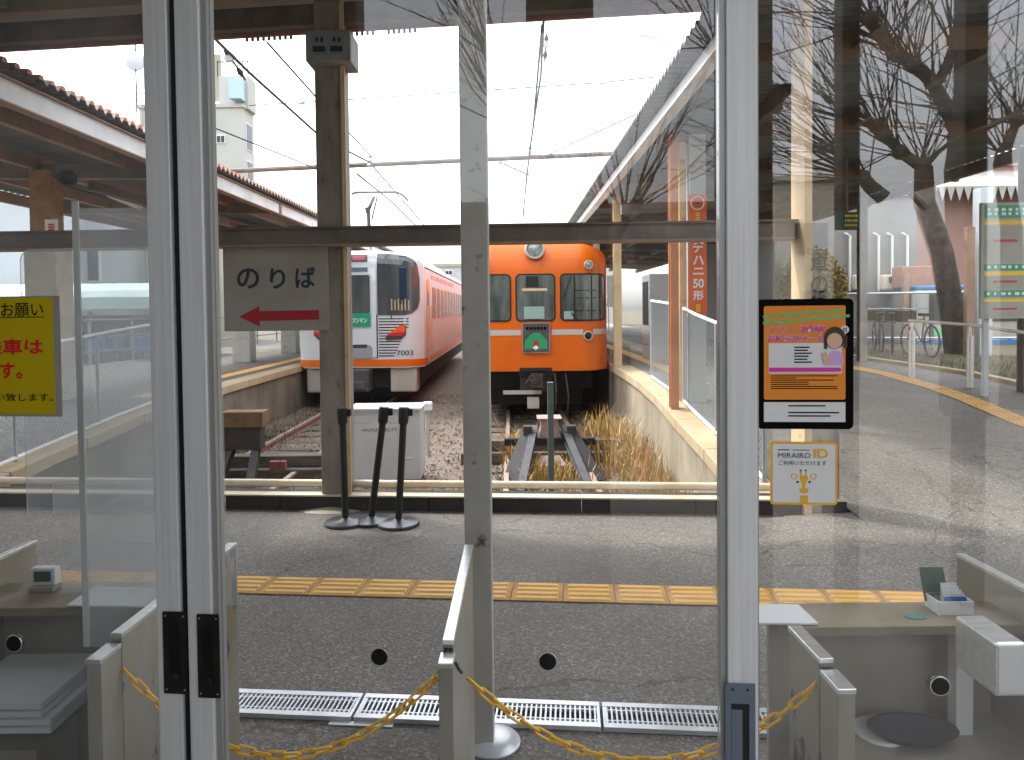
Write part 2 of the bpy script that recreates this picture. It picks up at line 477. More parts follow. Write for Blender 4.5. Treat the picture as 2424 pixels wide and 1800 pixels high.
M['skirt'] = mat("beige_skirt", (0.5, 0.47, 0.42), 0.6, c2=(0.42, 0.38, 0.32), scale=2)
M['signw'] = mat("greyed_white_board", (0.37, 0.36, 0.335), 0.55, c2=(0.31, 0.285, 0.235), scale=2.2)
M['navy'] = mat("navy_letter", (0.012, 0.03, 0.06), 0.5)
M['arrow'] = mat("dark_red_arrow", (0.42, 0.012, 0.025), 0.5)
M['banner'] = mat("orange_banner", (0.72, 0.12, 0.008), 0.6)
M['yellow'] = mat("yellow_print", (0.85, 0.55, 0.03), 0.6)
M['yposter'] = mat("yellow_poster", (0.6, 0.46, 0.0), 0.5)
M['redtext'] = mat("red_print", (0.72, 0.015, 0.015), 0.5)
M['ink'] = mat("black_print", (0.002, 0.002, 0.002), 0.75, spec=0.1)
M['oposter'] = mat("orange_poster", (0.85, 0.27, 0.015), 0.5)
M['magenta'] = mat("magenta_print", (0.75, 0.03, 0.38), 0.5)
M['lavender'] = mat("lavender_print", (0.66, 0.42, 0.72), 0.5)
M['skin'] = mat("peach_print", (0.75, 0.48, 0.32), 0.5)
M['hair'] = mat("brown_print", (0.05, 0.022, 0.015), 0.5)
M['gprint'] = mat("green_print", (0.1, 0.6, 0.2), 0.5)
M['tan'] = mat("amber_print", (0.85, 0.48, 0.02), 0.5)
M['palewhite'] = mat("white_print", (0.8, 0.8, 0.8), 0.5)
M['bldw'] = mat("pale_wall", (0.5, 0.52, 0.54), 0.7, c2=(0.44, 0.46, 0.47), scale=0.4)
M['bldc'] = mat("cream_wall", (0.42, 0.38, 0.3), 0.8, c2=(0.36, 0.33, 0.26), scale=0.3)
M['bldt'] = mat("tower_wall", (0.5, 0.495, 0.46), 0.8, c2=(0.44, 0.43, 0.39), scale=0.2)
M['pinkw'] = mat("pink_wall", (0.34, 0.2, 0.165), 0.8, c2=(0.28, 0.165, 0.13), scale=0.4)
M['wglass'] = mat("window_glass", (0.04, 0.05, 0.06), 0.12, 0, spec=0.4)
M['aqua'] = mat("aqua_roof", (0.36, 0.48, 0.48), 0.5, c2=(0.42, 0.52, 0.52), scale=1)
M['blue'] = mat("blue_paint", (0.03, 0.16, 0.4), 0.4)
M['bark'] = mat("bark", (0.045, 0.035, 0.028), 0.9, c2=(0.085, 0.068, 0.055), scale=5, bump=0.5, bscale=20)
M['gold'] = mat("golden_foliage", (0.3, 0.19, 0.02), 0.7, c2=(0.14, 0.12, 0.02), scale=4)
M['verge'] = mat("verge_soil", (0.085, 0.06, 0.03), 0.95, c2=(0.045, 0.05, 0.018), scale=2.5, bump=0.5)
M['interior'] = mat("interior_wall", (0.55, 0.52, 0.47), 0.8)
M['woodpost'] = mat("dark_wood", (0.045, 0.03, 0.02), 0.6)
M['floor_in'] = mat("hall_floor", (0.3, 0.28, 0.25), 0.5, c2=(0.24, 0.22, 0.2), scale=3)
M['wire'] = mat("dark_wire", (0.02, 0.018, 0.018), 0.6)
M['insul'] = mat("porcelain", (0.6, 0.65, 0.7), 0.25)
M['pale_pipe'] = mat("pale_pipe", (0.65, 0.66, 0.64), 0.5)
M['meter'] = mat("beige_meter", (0.66, 0.58, 0.46), 0.5)
M['dgreen'] = mat("dark_green_panel", (0.012, 0.05, 0.03), 0.5)

# ------------------------------------------------------------------ flat print helper
class Board:
    """A plane in the place: origin, right vector, up vector; layer k lies k*0.7 mm in front."""
    def __init__(s, o, r, u):
        s.o, s.r, s.u = Vector(o), Vector(r).normalized(), Vector(u).normalized()
        s.n = s.r.cross(s.u)            # towards the viewer
    def p(s, a, b, k=0.0):
        return s.o + s.r * a + s.u * b + s.n * (0.0008 * k)
    def rect(s, mb, a0, a1, b0, b1, k):
        mb.prism([s.p(a0, b0, k), s.p(a1, b0, k), s.p(a1, b1, k), s.p(a0, b1, k)], -s.n * 0.0006)
    def poly(s, mb, pts, k):
        mb.prism([s.p(a, b, k) for a, b in pts], -s.n * 0.0006)
    def ell(s, mb, a, b, ra, rb, k, n=24, a0=0, a1=360):
        pts = [(a + ra * math.cos(rad(a0 + (a1 - a0) * i / n)), b + rb * math.sin(rad(a0 + (a1 - a0) * i / n))) for i in range(n if a1 - a0 >= 360 else n + 1)]
        s.poly(mb, pts, k)
    def ring(s, mb, a, b, r0, r1, k, n=24):
        for i in range(n):
            c0, c1 = 2 * math.pi * i / n, 2 * math.pi * (i + 1) / n
            s.poly(mb, [(a + r0 * math.cos(c0), b + r0 * math.sin(c0)), (a + r1 * math.cos(c0), b + r1 * math.sin(c0)), (a + r1 * math.cos(c1), b + r1 * math.sin(c1)), (a + r0 * math.cos(c1), b + r0 * math.sin(c1))], k)
    def rrect(s, a0, a1, b0, b1, r, n=5):
        pts = []
        for ca, cb, st in ((a1 - r, b0 + r, -90), (a1 - r, b1 - r, 0), (a0 + r, b1 - r, 90), (a0 + r, b0 + r, 180)):
            for i in range(n + 1):
                c = rad(st + 90 * i / n)
                pts.append((ca + r * math.cos(c), cb + r * math.sin(c)))
        return pts
    def text(s, mb, body, a0, a1, b0, b1, k, bold=0.0, th=0.0006):
        vs, fs = glyphs(body, bold)
        if not vs:
            return
        xs, ys = [v[0] for v in vs], [v[1] for v in vs]
        x0, x1, y0, y1 = min(xs), max(xs), min(ys), max(ys)
        sx, sy = (a1 - a0) / (x1 - x0), (b1 - b0) / (y1 - y0)
        mb.add([s.p(a0 + (v[0] - x0) * sx, b0 + (v[1] - y0) * sy, k) for v in vs], fs)
_GL = {}
def glyphs(body, bold=0.0):
    key = (body, bold)
    if key not in _GL:
        cu = bpy.data.curves.new("lettering_source", 'FONT')
        cu.body = body
        cu.offset = bold
        cu.resolution_u = 4
        ob = bpy.data.objects.new("lettering_source", cu)
        COL.objects.link(ob)
        dg = bpy.context.evaluated_depsgraph_get()
        me = bpy.data.meshes.new_from_object(ob.evaluated_get(dg))
        _GL[key] = ([tuple(v.co) for v in me.vertices], [tuple(p.vertices) for p in me.polygons])
        bpy.data.objects.remove(ob)
        bpy.data.curves.remove(cu)
        bpy.data.meshes.remove(me)
    return _GL[key]
def stack_text(bd, mb, chars, a0, a1, b_top, step, k, size=0.8, bold=0.0):
    for i, c in enumerate(chars):
        t = b_top - i * step
        bd.text(mb, c, a0, a1, t - step * size, t, k, bold)
SC.cycles.use_denoising = True
def pwl(pts, y):
    if y <= pts[0][0]:
        return pts[0][1]
    for (a, b), (c, d) in zip(pts, pts[1:]):
        if y <= c:
            return b + (d - b) * (y - a) / (c - a)
    return pts[-1][1]
RPT = [(4.4, 0.0), (5.6, 0.06), (6.6, 0.21), (7.85, 0.31), (8.9, 0.44), (9.6, 0.5), (11.0, 0.56)]
LPT = [(5.3, 0.0), (6.5, 0.155), (9.5, 0.4), (11.6, 0.43)]
def ramp(Y): return pwl(RPT, Y)
def rampl(Y): return pwl(LPT, Y)
# ================================================================== SETTING: ground
kL, kR = gnd(560, 1206), gnd(1975, 1222)
kd = (kR - kL).normalized()
kn = Vector((-kd.y, kd.x, 0))                       # away from the camera
def kp(x, off=0.0, z=0.0):                          # point of the kerb line at world x
    q = kL + kd * ((x - kL.x) / kd.x) + kn * off
    return Vector((q.x, q.y, z))
# concourse floor: from the doors to the kerb, and on to the right
mb = MB()
dl, dr = bpt(-9, TDOOR - 0.05), bpt(12, TDOOR - 0.05)
fl = [dl, dr, Vector((12, 4.4, 0)), Vector((2.62, 4.4, 0)), kp(2.62), kp(-5.2), Vector((-5.2, 5.3, 0)), Vector((-10, 5.3, 0))]
mb.add(fl, [(0, 1, 2, 3), (0, 3, 4, 5), (0, 5, 6, 7)])
floor = struct("concourse_floor", mb, M['asphalt'], normals=True)
# wide ground far below everything, and the street behind the hall
mb = MB(); mb.quad((-300, -300, -0.75), (300, -300, -0.75), (300, 600, -0.75), (-300, 600, -0.75))
struct("ground", mb, M['verge'])
mb = MB(); mb.M = BM
mb.box(-40, 40, -70, -1.25, -0.4, -0.03)
struct("street", mb, M['asphalt2'])
# track bed
mb = MB()
xs = [-4.8, -3.4, -2, -0.8, 0.45, 1.95]
ys = [5.6 + 0.7 * i for i in range(24)] + [30, 60, 120]
vs, fs = [], []
for y in ys:
    for x in xs:
        vs.append((x, y, -0.56 + (0.05 * math.sin(3 * x + 2.1 * y) * (0.4 if y < 24 else 0))))
for i in range(len(ys) - 1):
    for j in range(len(xs) - 1):
        a = i * len(xs) + j
        fs.append((a, a + 1, a + 1 + len(xs), a + len(xs)))
mb.add(vs, fs)
struct("track_bed", mb, M['ballast'])
# loose ballast
mb = MB()
rs = random.Random(3)
for i in range(9000):
    y = 6.0 + 12 * rs.random() ** 1.7
    x = rs.uniform(-4.75, 1.9)
    r = rs.uniform(0.014, 0.034)
    c = Vector((x, y, -0.545 + rs.uniform(-0.01, 0.012)))
    pts = [c + Vector((r * math.cos(k * 2.094 + i) * rs.uniform(0.7, 1.3), r * math.sin(k * 2.094 + i) * rs.uniform(0.7, 1.3), -0.3 * r)) for k in range(3)]
    pts += [c + Vector((rs.uniform(-.3, .3) * r, rs.uniform(-.3, .3) * r, r * rs.uniform(.6, 1.1)))]
    mb.add(pts, [(0, 1, 3), (1, 2, 3), (2, 0, 3)])
stuff(mb.build("ballast_stones", M['stone'], normals=False))
# platforms
def platform(name, xe, xo, fn, Y0, side, mwall, mtop):
    yy = [Y0 + 0.4 * i for i in range(18)] + [14, 18, 24, 32, 45, 70]
    top = MB()
    for a, b in zip(yy, yy[1:]):
        za, zb = fn(a), fn(b)
        top.quad((xe + side * 0.3, a, za), (xo, a, za), (xo, b, zb), (xe + side * 0.3, b, zb))
        top.quad((xo, a, za), (xo, a, -0.7), (xo, b, -0.7), (xo, b, zb))
    root = struct(name, top, mtop)
    w = MB()
    for a, b in zip(yy, yy[1:]):
        za, zb = fn(a) - 0.13, fn(b) - 0.13
        w.quad((xe, a, -0.6), (xe, b, -0.6), (xe, b, zb), (xe, a, za))
    w.quad((xe, Y0, -0.6), (xe, Y0, fn(Y0) - .13), (xo, Y0, fn(Y0) - .13), (xo, Y0, -0.6))
    w.build("wall", mwall, root)
    yb = [Y0 + 1.2 * i for i in range(7)] + [Y0 + 1.2 * 6 + 2.5 * i for i in range(1, 9)]
    for a, b in zip(yb, yb[1:]):
        c = MB()
        za, zb = fn(a), fn(b)
        g = 0.006
        sec = [(xe - side * 0.05, -0.13), (xe + side * 0.3, -0.13), (xe + side * 0.3, 0.004), (xe - side * 0.05, 0.004)]
        c.add([(x, a + g, za + z) for x, z in sec] + [(x, b - g, zb + z) for x, z in sec],
              [(0, 1, 2, 3), (7, 6, 5, 4), (0, 4, 5, 1), (1, 5, 6, 2), (2, 6, 7, 3), (3, 7, 4, 0)])
        c.build("coping_stone", M['coping'], root, bevel=0.012)
    return root
plat_r = platform("right_platform", 1.95, 7.05, ramp, 5.72, 1, M['concrete'], M['asphalt'])
plat_l = platform("left_platform", -4.8, -10.0, rampl, 5.35, -1, M['concrete_dark'], M['asphalt2'])
# the ramp's foot beside the kerb (concourse -> right ramp)
mb = MB()
yy = [4.4, 5.0, 5.72]
for a, b in zip(yy, yy[1:]):
    mb.quad((2.62, a, ramp(a) + .001), (7.05, a, ramp(a) + .001), (7.05, b, ramp(b) + .001), (2.62, b, ramp(b) + .001))
for a, b in ((4.4, 5.0), (5.0, 5.36)):
    mb.quad((1.7, a, .002), (2.62, a, ramp(a) + .001), (2.62, b, ramp(b) + .001), (1.7, b, .002))
struct("ramp_foot", mb, M['asphalt'])
# verge beyond the ramp, with a pale edging
mb = MB()
yy = [3.0] + [4.4 + 0.8 * i for i in range(14)] + [20, 40]
for a, b in zip(yy, yy[1:]):
    for x0, x1, d0, d1 in ((7.19, 9, 0.0, 0.06), (9, 30, 0.06, 0.0)):
        mb.quad((x0, a, ramp(a) + d0), (x1, a, ramp(a) + d1), (x1, b, ramp(b) + d1), (x0, b, ramp(b) + d0))
struct("grass_verge", mb, M['verge'])
mb = MB()
for a, b in zip(yy, yy[1:]):
    z0, z1 = ramp(a), ramp(b)
    mb.add([(7.05, a, z0 - .2), (7.19, a, z0 - .2), (7.19, a, z0 + .06), (7.05, a, z0 + .06), (7.05, b, z1 - .2), (7.19, b, z1 - .2), (7.19, b, z1 + .06), (7.05, b, z1 + .06)],
           [(0, 1, 2, 3), (7, 6, 5, 4), (0, 4, 5, 1), (1, 5, 6, 2), (2, 6, 7, 3), (3, 7, 4, 0)])
struct("path_edging", mb, M['coping'])
mb = MB()
rs = random.Random(8)
for i in range(5200):
    y = rs.uniform(5, 18); x = 7.2 + 2.6 * rs.random()
    g = 0.5 + 0.5 * math.sin(3.1 * x + 1.7 * y)
    if rs.random() > 0.35 + 0.6 * g: continue
    b = Vector((x, y, ramp(y) + 0.02)); h = rs.uniform(0.03, 0.13)
    d = Vector((rs.uniform(-.05, .05), rs.uniform(-.05, .05), h))
    mb.add([b + Vector((-.006, 0, 0)), b + Vector((.006, 0, 0)), b + d], [(0, 1, 2)])
stuff(mb.build("verge_grass", M['weed'], normals=False))
# yellow line on the platforms
for nm, x0, x1, fn, Y0 in (("platform_line", 2.62, 2.9, ramp, 10.2), ("platform_line", -5.65, -5.35, rampl, 10.2)):
    mb = MB()
    ys2 = [Y0 + 0.8 * i for i in range(30)]
    for a, b in zip(ys2, ys2[1:]):
        mb.quad((x0, a, fn(a) + .006), (x1, a, fn(a) + .006), (x1, b, fn(b) + .006), (x0, b, fn(b) + .006))
    struct(nm, mb, M['tactile'])

# ================================================================== kerb, grates, tactile tiles
kerb = thing("concourse_kerb", "low dark weathered kerb with a cream rail on top, across the end of the tracks", "kerb", kp(-1.5))
segs = [-5.2, -3.2, -1.95, -0.7, 0.55, 1.45, 2.62]
for a, b in zip(segs, segs[1:]):
    mb = MB()
    q = [kp(a + .004, 0), kp(b - .004, 0), kp(b - .004, 0.24), kp(a + .004, 0.24)]
    mb.prism([p + Vector((0, 0, -0.6)) for p in q], (0, 0, 0.6 + 0.115))
    mb.build("kerb_block", M['kerb'], kerb, bevel=0.008)
mb = MB()
q = [kp(-5.2, -0.012), kp(2.62, -0.012), kp(2.62, 0.1), kp(-5.2, 0.1)]
mb.prism([p + Vector((0, 0, 0.117)) for p in q], (0, 0, 0.012))
mb.build("lower_flange", M['kerbtop'], kerb)
mb = MB()
mb.tube([kp(-5.2, 0.16, 0.185), kp(2.5, 0.16, 0.185)], 0.032, 10)
mb.build("rail_pipe", M['kerbtop'], kerb, smooth=True)
# drain grates
g0, g1 = gnd(574, 1673), gnd(1701, 1717)
gd = (g1 - g0).normalized(); gn = Vector((-gd.y, gd.x, 0))
jx = gnd(850, 1681); j2 = gnd(1425, 1703)
GL = (j2 - jx).length
ga = math.atan2(gd.y, gd.x)
def make_grate():
    t = thing("drain_grate", "galvanised slotted drain grate", "drain grate", (0, 0, 0), "drain grates in a row across the asphalt")
    L, W = GL - 0.008, 0.175
    f = MB()
    for y in (-W / 2, W / 2 - 0.03):
        f.box(0.004, L, y, y + 0.03, 0.002, 0.02)
    f.box(0.004, 0.016, -W / 2 + .03, W / 2 - .03, 0.002, 0.019); f.box(L - 0.012, L, -W / 2 + .03, W / 2 - .03, 0.002, 0.019)
    f.build("frame", M['grate'], t)
    b = MB()
    n = int(L / 0.0195)
    for i in range(1, n):
        x = L * i / n
        b.box(x - 0.0035, x + 0.0035, -W / 2 + .03, W / 2 - .03, 0.006, 0.018)
    for y in (-0.036, 0.036):
        b.box(0.016, L - .012, y - 0.003, y + 0.003, 0.004, 0.0172)
    stuff(b.build("bars", M['grate'], t))
    c = MB(); c.box(0.016, L - .012, -W / 2 + .03, W / 2 - .03, 0.0015, 0.0035)
    c.build("channel", M['channel'], t)
    return t
gr = make_grate()
glabels = ["slotted drain grate at the left end of the row, beside the cream gate panel", "slotted drain grate behind the left chain and the central gate barrier",
           "slotted drain grate between the cream square post and the right door stile", "slotted drain grate glimpsed right of the door stile under the chain end"]
for i in range(4):
    p = jx + gd * GL * (i - 1) + Vector((0, 0, 0.002))
    o = gr if i == 0 else dup(gr)
    o.location = p; o.rotation_euler = (0, 0, ga); o["label"] = glabels[i]
mb = MB(); c = jx + gd * 0.04
mb.M = Matrix.Translation(c) @ Matrix.Rotation(ga, 4, 'Z')
mb.box(-0.13, 0.13, -0.115, -0.0885, 0.001, 0.006)
single("joint_plate", mb, M['grate'], "thin metal plate edge on the near side of the left grate joint", "plate")
mb = MB(Matrix.Translation(c) @ Matrix.Rotation(ga, 4, 'Z')); mb.box(-0.02, 0.16, 0.0885, 0.108, 0.001, 0.006)
single("joint_plate", mb, M['grate'], "thin metal plate edge on the far side of the left grate joint", "plate")
# tactile guide line: bar tiles across the floor
t0, t1 = gnd(575, 1386), gnd(1795, 1416)
td = (t1 - t0).normalized(); ta = math.atan2(td.y, td.x)
TL = 0.297
def bar_tile():
    mb = MB()
    mb.box(-TL / 2 + .002, TL / 2 - .002, -0.128, 0.128, 0.001, 0.006)
    for k in range(4):
        y = -0.093 + 0.062 * k
        mb.prism([(-0.122, y - .021, 0.006), (-0.122, y + .021, 0.006), (-0.116, y + .013, 0.011), (-0.116, y - .013, 0.011)], (0.0, 0, 0)) if False else None
        x0, x1 = -0.122, 0.122
        mb.add([(x0, y - .021, .006), (x1, y - .021, .006), (x1, y + .021, .006), (x0, y + .021, .006), (x0 + .008, y - .014, .0115), (x1 - .008, y - .014, .0115), (x1 - .008, y + .014, .0115), (x0 + .008, y + .014, .0115)],
               [(4, 5, 6, 7), (0, 1, 5, 4), (1, 2, 6, 5), (2, 3, 7, 6), (3, 0, 4, 7)])
    return mb
def dot_tile():
    mb = MB()
    mb.box(-0.147, 0.147, -0.147, 0.147, 0.001, 0.006)
    for i in range(5):
        for j in range(5):
            x, y = -0.118 + 0.059 * i, -0.118 + 0.059 * j
            v = [(x + r * math.cos(k * 1.0472), y + r * math.sin(k * 1.0472), z) for r, z in ((.017, .006), (.01, .0115)) for k in range(6)]
            mb.add(v, [(k, (k + 1) % 6, 6 + (k + 1) % 6, 6 + k) for k in range(6)] + [(6, 7, 8, 9, 10, 11)])
    return mb
bt = bar_tile().build("bar_tile", M['tactile'], floor)
def grimy(o):
    o.data.materials.append(M['tactile_low'])
    for p in o.data.polygons:
        if max(o.data.vertices[i].co.z for i in p.vertices) - (min(v.co.z for v in o.data.vertices)) < .0055: p.material_index = 1
grimy(bt)
bt0 = True
rs = random.Random(5)
for k in range(-5, 14):
    c = t0 + td * (TL * k)
    if k <= -2:
        continue
    o = bt if bt0 else bt.copy()
    if not bt0:
        COL.objects.link(o); o.parent = floor
    bt0 = False
    o.location = c + Vector((0, 0, 0.002)); o.rotation_euler = (0, 0, ta + rs.uniform(-.012, .012))
dt = dot_tile().build("dot_tile", M['tactile'], floor); grimy(dt)
first = True
def put_dot(p, rz, tilt=0.0, par=floor):
    global first
    o = dt if first else dt.copy()
    if not first:
        COL.objects.link(o)
    o.parent = par
    first = False
    o.location = p; o.rotation_euler = (tilt, 0, rz)
for k in range(-9, -1):
    put_dot(t0 + td * (TL * k) + Vector((0, 0, 0.002)), ta)
for k in range(30):
    y = 6.9 + 0.3 * k
    x = 5.72 + 0.05 * (y - 7) if y > 7.7 else 5.82
    sl = math.atan2(ramp(y + .15) - ramp(y - .15), 0.3)
    put_dot(Vector((x, y, ramp(y) + 0.004)), 0, sl, plat_r)

# ================================================================== THE HALL (where the camera stands)
mb = MB(BM); mb.box(-3.6, 3.9, -1.25, TDOOR - 0.05, -0.2, 0.0)
struct("hall_floor", mb, M['floor_in'])
mb = MB(BM); mb.box(-3.6, 3.9, -1.2, TDOOR + 0.16, 3.6, 3.75)
struct("hall_ceiling", mb, M['interior'])
mb = MB(BM); mb.box(-3.7, -3.6, -1.25, TDOOR, 0, 3.6); struct("hall_wall", mb, M['interior'])
mb = MB(BM); mb.box(3.9, 4.0, -1.25, TDOOR, 0, 3.6); struct("hall_wall", mb, M['interior'])
for a, b in ((-12, -3.7), (4.0, 14)):
    mb = MB(BM); mb.box(a, b, TDOOR - .1, TDOOR + .05, -.05, 4.3); struct("station_wall", mb, M['interior'])
mb = MB(BM); mb.box(-3.7, 4.0, TDOOR - .04, TDOOR + .1, 2.66, 4.3); struct("station_wall", mb, M['interior'])
TV = 2 * TDOOR + 1.1
sA = bld(850, 300, TV)[0]
mb = MB(BM); mb.box(-3.6, sA, -1.25, -1.1, 0, 3.6); struct("entrance_wall", mb, M['woodpost'])
sB = bld(1440, 480, TV)[0]; zB = bld(1200, 478, TV)[1]
mb = MB(BM); mb.box(sA + .002, sB, -1.25, -1.1, 0, zB); struct("entrance_wall", mb, M['woodpost'])  # low wall added to block the mirrored street where the viewer's body would
elabels = ["thick dark wooden entrance post mirrored in the glass right of the door stile", "slim dark wooden entrance post mirrored over the upper right glass", "broad dark wooden entrance post mirrored near the notice board"]
for (a, b), lb in zip(((1700, 1832), (1998, 2040), (2290, 2345)), elabels):
    s0, s1 = bld(a, 300, TV)[0], bld(b, 300, TV)[0]
    mb = MB(BM); mb.box(s0, s1, -1.22, -1.1, 0, 3.6)
    if b == 1832:
        sc0, sz = bld(1832, 255, TV); sc1, _ = bld(1858, 255, TV); _, z1 = bld(1832, 195, TV)
        mb.box(s1 + .001, sc1, -1.21, -1.11, sz, z1 - .05); mb.box(s1 + .001, sc1 + .05, -1.212, -1.108, z1 - .049, z1)
    single("entrance_post", mb, M['woodpost'], lb, "post", "entrance posts behind the viewer")
mb = MB(BM)
sb0, zb = bld(1245, 66, TV); sb1, _ = bld(1405, 66, TV)
mb.box(sb0, sb1, -1.2, -1.13, zb, zb + 0.6)
single("hanging_board", mb, M['woodpost'], "dark board hung in the entrance, mirrored above the middle door pane", "board")

# ================================================================== DOORS
def px_s(px, t=TDOOR, py=776):
    return bld(px, py, t)[0]
def zz(px, py, t=TDOOR):
    return bld(px, py, t)[1]
def door_leaf(label, pane, glassm, stiles, t, top=2.62, gaskets=(), trims=()):
    root = thing("sliding_door", label, "door", bpt((pane[0] + pane[1]) / 2, t, 0), "glass doors of the ticket hall")
    for a, b in stiles:
        mb = MB(BM); mb.box(a, b, t - 0.022, t + 0.022, 0.012, top)
        mb.build("stile", M['alu'], root, bevel=0.003)
    for a, b in gaskets:
        mb = MB(BM); mb.box(a, b, t - 0.012, t + 0.016, 0.012, top)
        mb.build("rubber_seal", M['black'], root)
    for a, b in trims:
        mb = MB(BM); mb.box(a, b, t - 0.014, t + 0.018, 0.012, top)
        mb.build("glazing_trim", M['alu_edge'], root)
    mb = MB(BM); mb.box(pane[0], pane[1], t - 0.003, t + 0.003, 0.1, top - 0.06)
    mb.build("glass_pane", glassm, root)
    mb = MB(BM); mb.box(pane[0], pane[1], t - 0.02, t + 0.02, 0.012, 0.1)
    mb.build("bottom_rail", M['alu'], root)
    mb = MB(BM); mb.box(pane[0], pane[1], t - 0.02, t + 0.02, top - 0.06, top)
    mb.build("top_rail", M['alu'], root)
    return root
sa, sb_, sc, sd, se = [px_s(v) for v in (368, 425, 445, 503, 515)]
door_l = door_leaf("left glass sliding door, shut, with the yellow notice on its pane", (-1.75, sa), M['glass_left'], [(sa, sb_)], TDOOR + 0.0, gaskets=[(sb_ + .0005, (sb_ + sc) / 2)])
door_m = door_leaf("middle glass sliding door in front of the two trains", (se, px_s(1699)), M['glass'],
                   [(sc, sd), (px_s(1713), px_s(1785))], TDOOR - 0.006, gaskets=[((sb_ + sc) / 2 + .0005, sc - .0005)],
                   trims=[(sd + .0005, se), (px_s(1699), px_s(1713) - .0005)])
door_r = door_leaf("right fixed glass door with the framed orange poster", (px_s(1796), 3.6), M['glass_right'], [], TDOOR + 0.012, trims=[(px_s(1786), px_s(1796) - .0005)])
def pull(door, px0, px1, py0, py1, t):
    bd_o = bpt(px_s(px0, t - .023, (py0 + py1) / 2), t - 0.0235, zz(px0, py1, t - .023))
    W = px_s(px1, t - .023, 1500) - px_s(px0, t - .023, 1500); H = zz(px0, py0, t - .023) - zz(px0, py1, t - .023)
    bd = Board(bd_o, BU, (0, 0, 1))
    mb = MB(); mb.prism([bd.p(a, b, 3) for a, b in bd.rrect(0, W, 0, H, 0.002, 2)], -bd.n * 0.003)
    h = mb.build("pull_handle", M['plate'], door)
    mb = MB(); mb.prism([bd.p(a, b, 3.6) for a, b in bd.rrect(W * .24, W * .72, H * .14, H * .87, W * .22, 6)], -bd.n * 0.001)
    mb.build("finger_recess", M['recess'], h)
    mb = MB(); mb.lathe([(W * .2, 0), (W * .19, .002), (W * .1, .004), (0.0005, .0045)], bd.p(W * .48, H * .2, 4), 16, bd.n)
    mb.build("finger_stop", M['plate'], h, smooth=True)
    mb = MB()
    for a, b in ((.12, .05), (.88, .05), (.12, .95), (.88, .95)):
        mb.lathe([(.0018, 0), (.0012, .0008)], bd.p(W * a, H * b, 3.2), 8, bd.n)
    mb.build("screw", M['chrome'], h)
pull(door_l, 388, 444, 1447, 1640, TDOOR)
pull(door_m, 469, 521, 1453, 1650, TDOOR - .006)
# lock plate on the right stile
t = TDOOR - 0.006 - 0.023
W = px_s(1787, t, 1700) - px_s(1716, t, 1700); z1 = zz(1716, 1616, t)
bd = Board(bpt(px_s(1716, t, 1700), t, z1 - 0.19), BU, (0, 0, 1))
mb = MB()
for a0, a1, b0, b1 in ((0, W, .15, .19), (0, W, 0, .03), (0, W * .2, .03, .15), (W * .8, W, .03, .15)):
    bd.rect(mb, a0, a1, b0, b1, 4)
    mb.prism([bd.p(a0, b0, 3.2), bd.p(a1, b0, 3.2), bd.p(a1, b1, 3.2), bd.p(a0, b1, 3.2)], -bd.n * .002)
h = mb.build("lock_case", M['lock'], door_m)
mb = MB(); bd.rect(mb, W * .2, W * .8, .03, .15, 1.2); mb.build("lock_recess", M['recess'], h)
mb = MB(); bd.rect(mb, W * .22, W * .58, .035, .137, 2); mb.build("lock_tongue", M['lock'], h)
mb = MB()
for a in (.25, .75):
    mb.lathe([(.003, 0), (.002, .001)], bd.p(W * a, .178, 4.2), 10, bd.n)
mb.build("screw", M['plate'], h)
# round markers on the glass
for dr_, px, py, t in ((door_l, 38, 1521, TDOOR), (door_m, 900, 1552, TDOOR - .006), (door_m, 1297, 1563, TDOOR - .006), (door_r, 2222, 1621, TDOOR + .012)):
    s, z = bld(px, py, t)
    mb = MB(); mb.lathe([(.0175, -.008), (.0185, -.004), (.0185, .0), (.0165, .0045), (.0005, .005)], bpt(s, t - .004, z), 24, -BN)
    k = mb.build("round_knob", M['recess'], dr_, smooth=True)
    mb = MB()
    mb.tube([bpt(s + .0183 * math.cos(a), t - .006, z + .0183 * math.sin(a)) for a in [2 * math.pi * i / 24 for i in range(24)]], .0012, 5, closed=True)
    mb.build("knob_rim", M['chrome'], k)

# ------------------------------------------------------------------ notices on the glass (inner face of the panes)
def board_px(x0, x1, y0, y1, t):
    """print plane on the building plane t covering a pixel rectangle: returns board, width, height"""
    s0 = bld(x0, (y0 + y1) / 2, t)[0]; s1 = bld(x1, (y0 + y1) / 2, t)[0]
    za = bld((x0 + x1) / 2, y1, t)[1]; zb = bld((x0 + x1) / 2, y0, t)[1]
    return Board(bpt(s0, t, za), BU, (0, 0, 1)), s1 - s0, zb - za
# yellow notice
bd, W, H = board_px(-110, 134, 702, 982, TDOOR - .0055)
ny = thing("yellow_notice", "yellow notice with red Japanese lettering on the left door pane", "notice", bd.p(W / 2, 0))
mb = MB(); bd.rect(mb, 0, W + .01, -.004, H, 0); mb.build("backing_sheet", M['signw'], ny)
mb = MB(); bd.rect(mb, 0, W * .985 - .002, 0.001, H * .985, 1); mb.build("yellow_sheet", M['yposter'], ny)
def fx(v): return (v + 110) / 244 * W
def fy(v): return (982 - v) / 280 * H
mb = MB()
bd.text(mb, "のお願い", fx(-28), fx(107), fy(750), fy(718), 2, .006)
bd.rect(mb, fx(-60), fx(109), fy(752.5), fy(750.5), 2)
bd.text(mb, "お願い致します。", fx(-62), fx(124), fy(950), fy(931), 2, .008)
mb.build("black_lettering", M['ink'], ny)
mb = MB()
bd.text(mb, "ご乗車は", fx(-82), fx(104), fy(840), fy(802), 2, .03)
bd.text(mb, "す。", fx(0), fx(54), fy(897), fy(858), 2, .03)
mb.build("red_lettering", M['redtext'], ny)
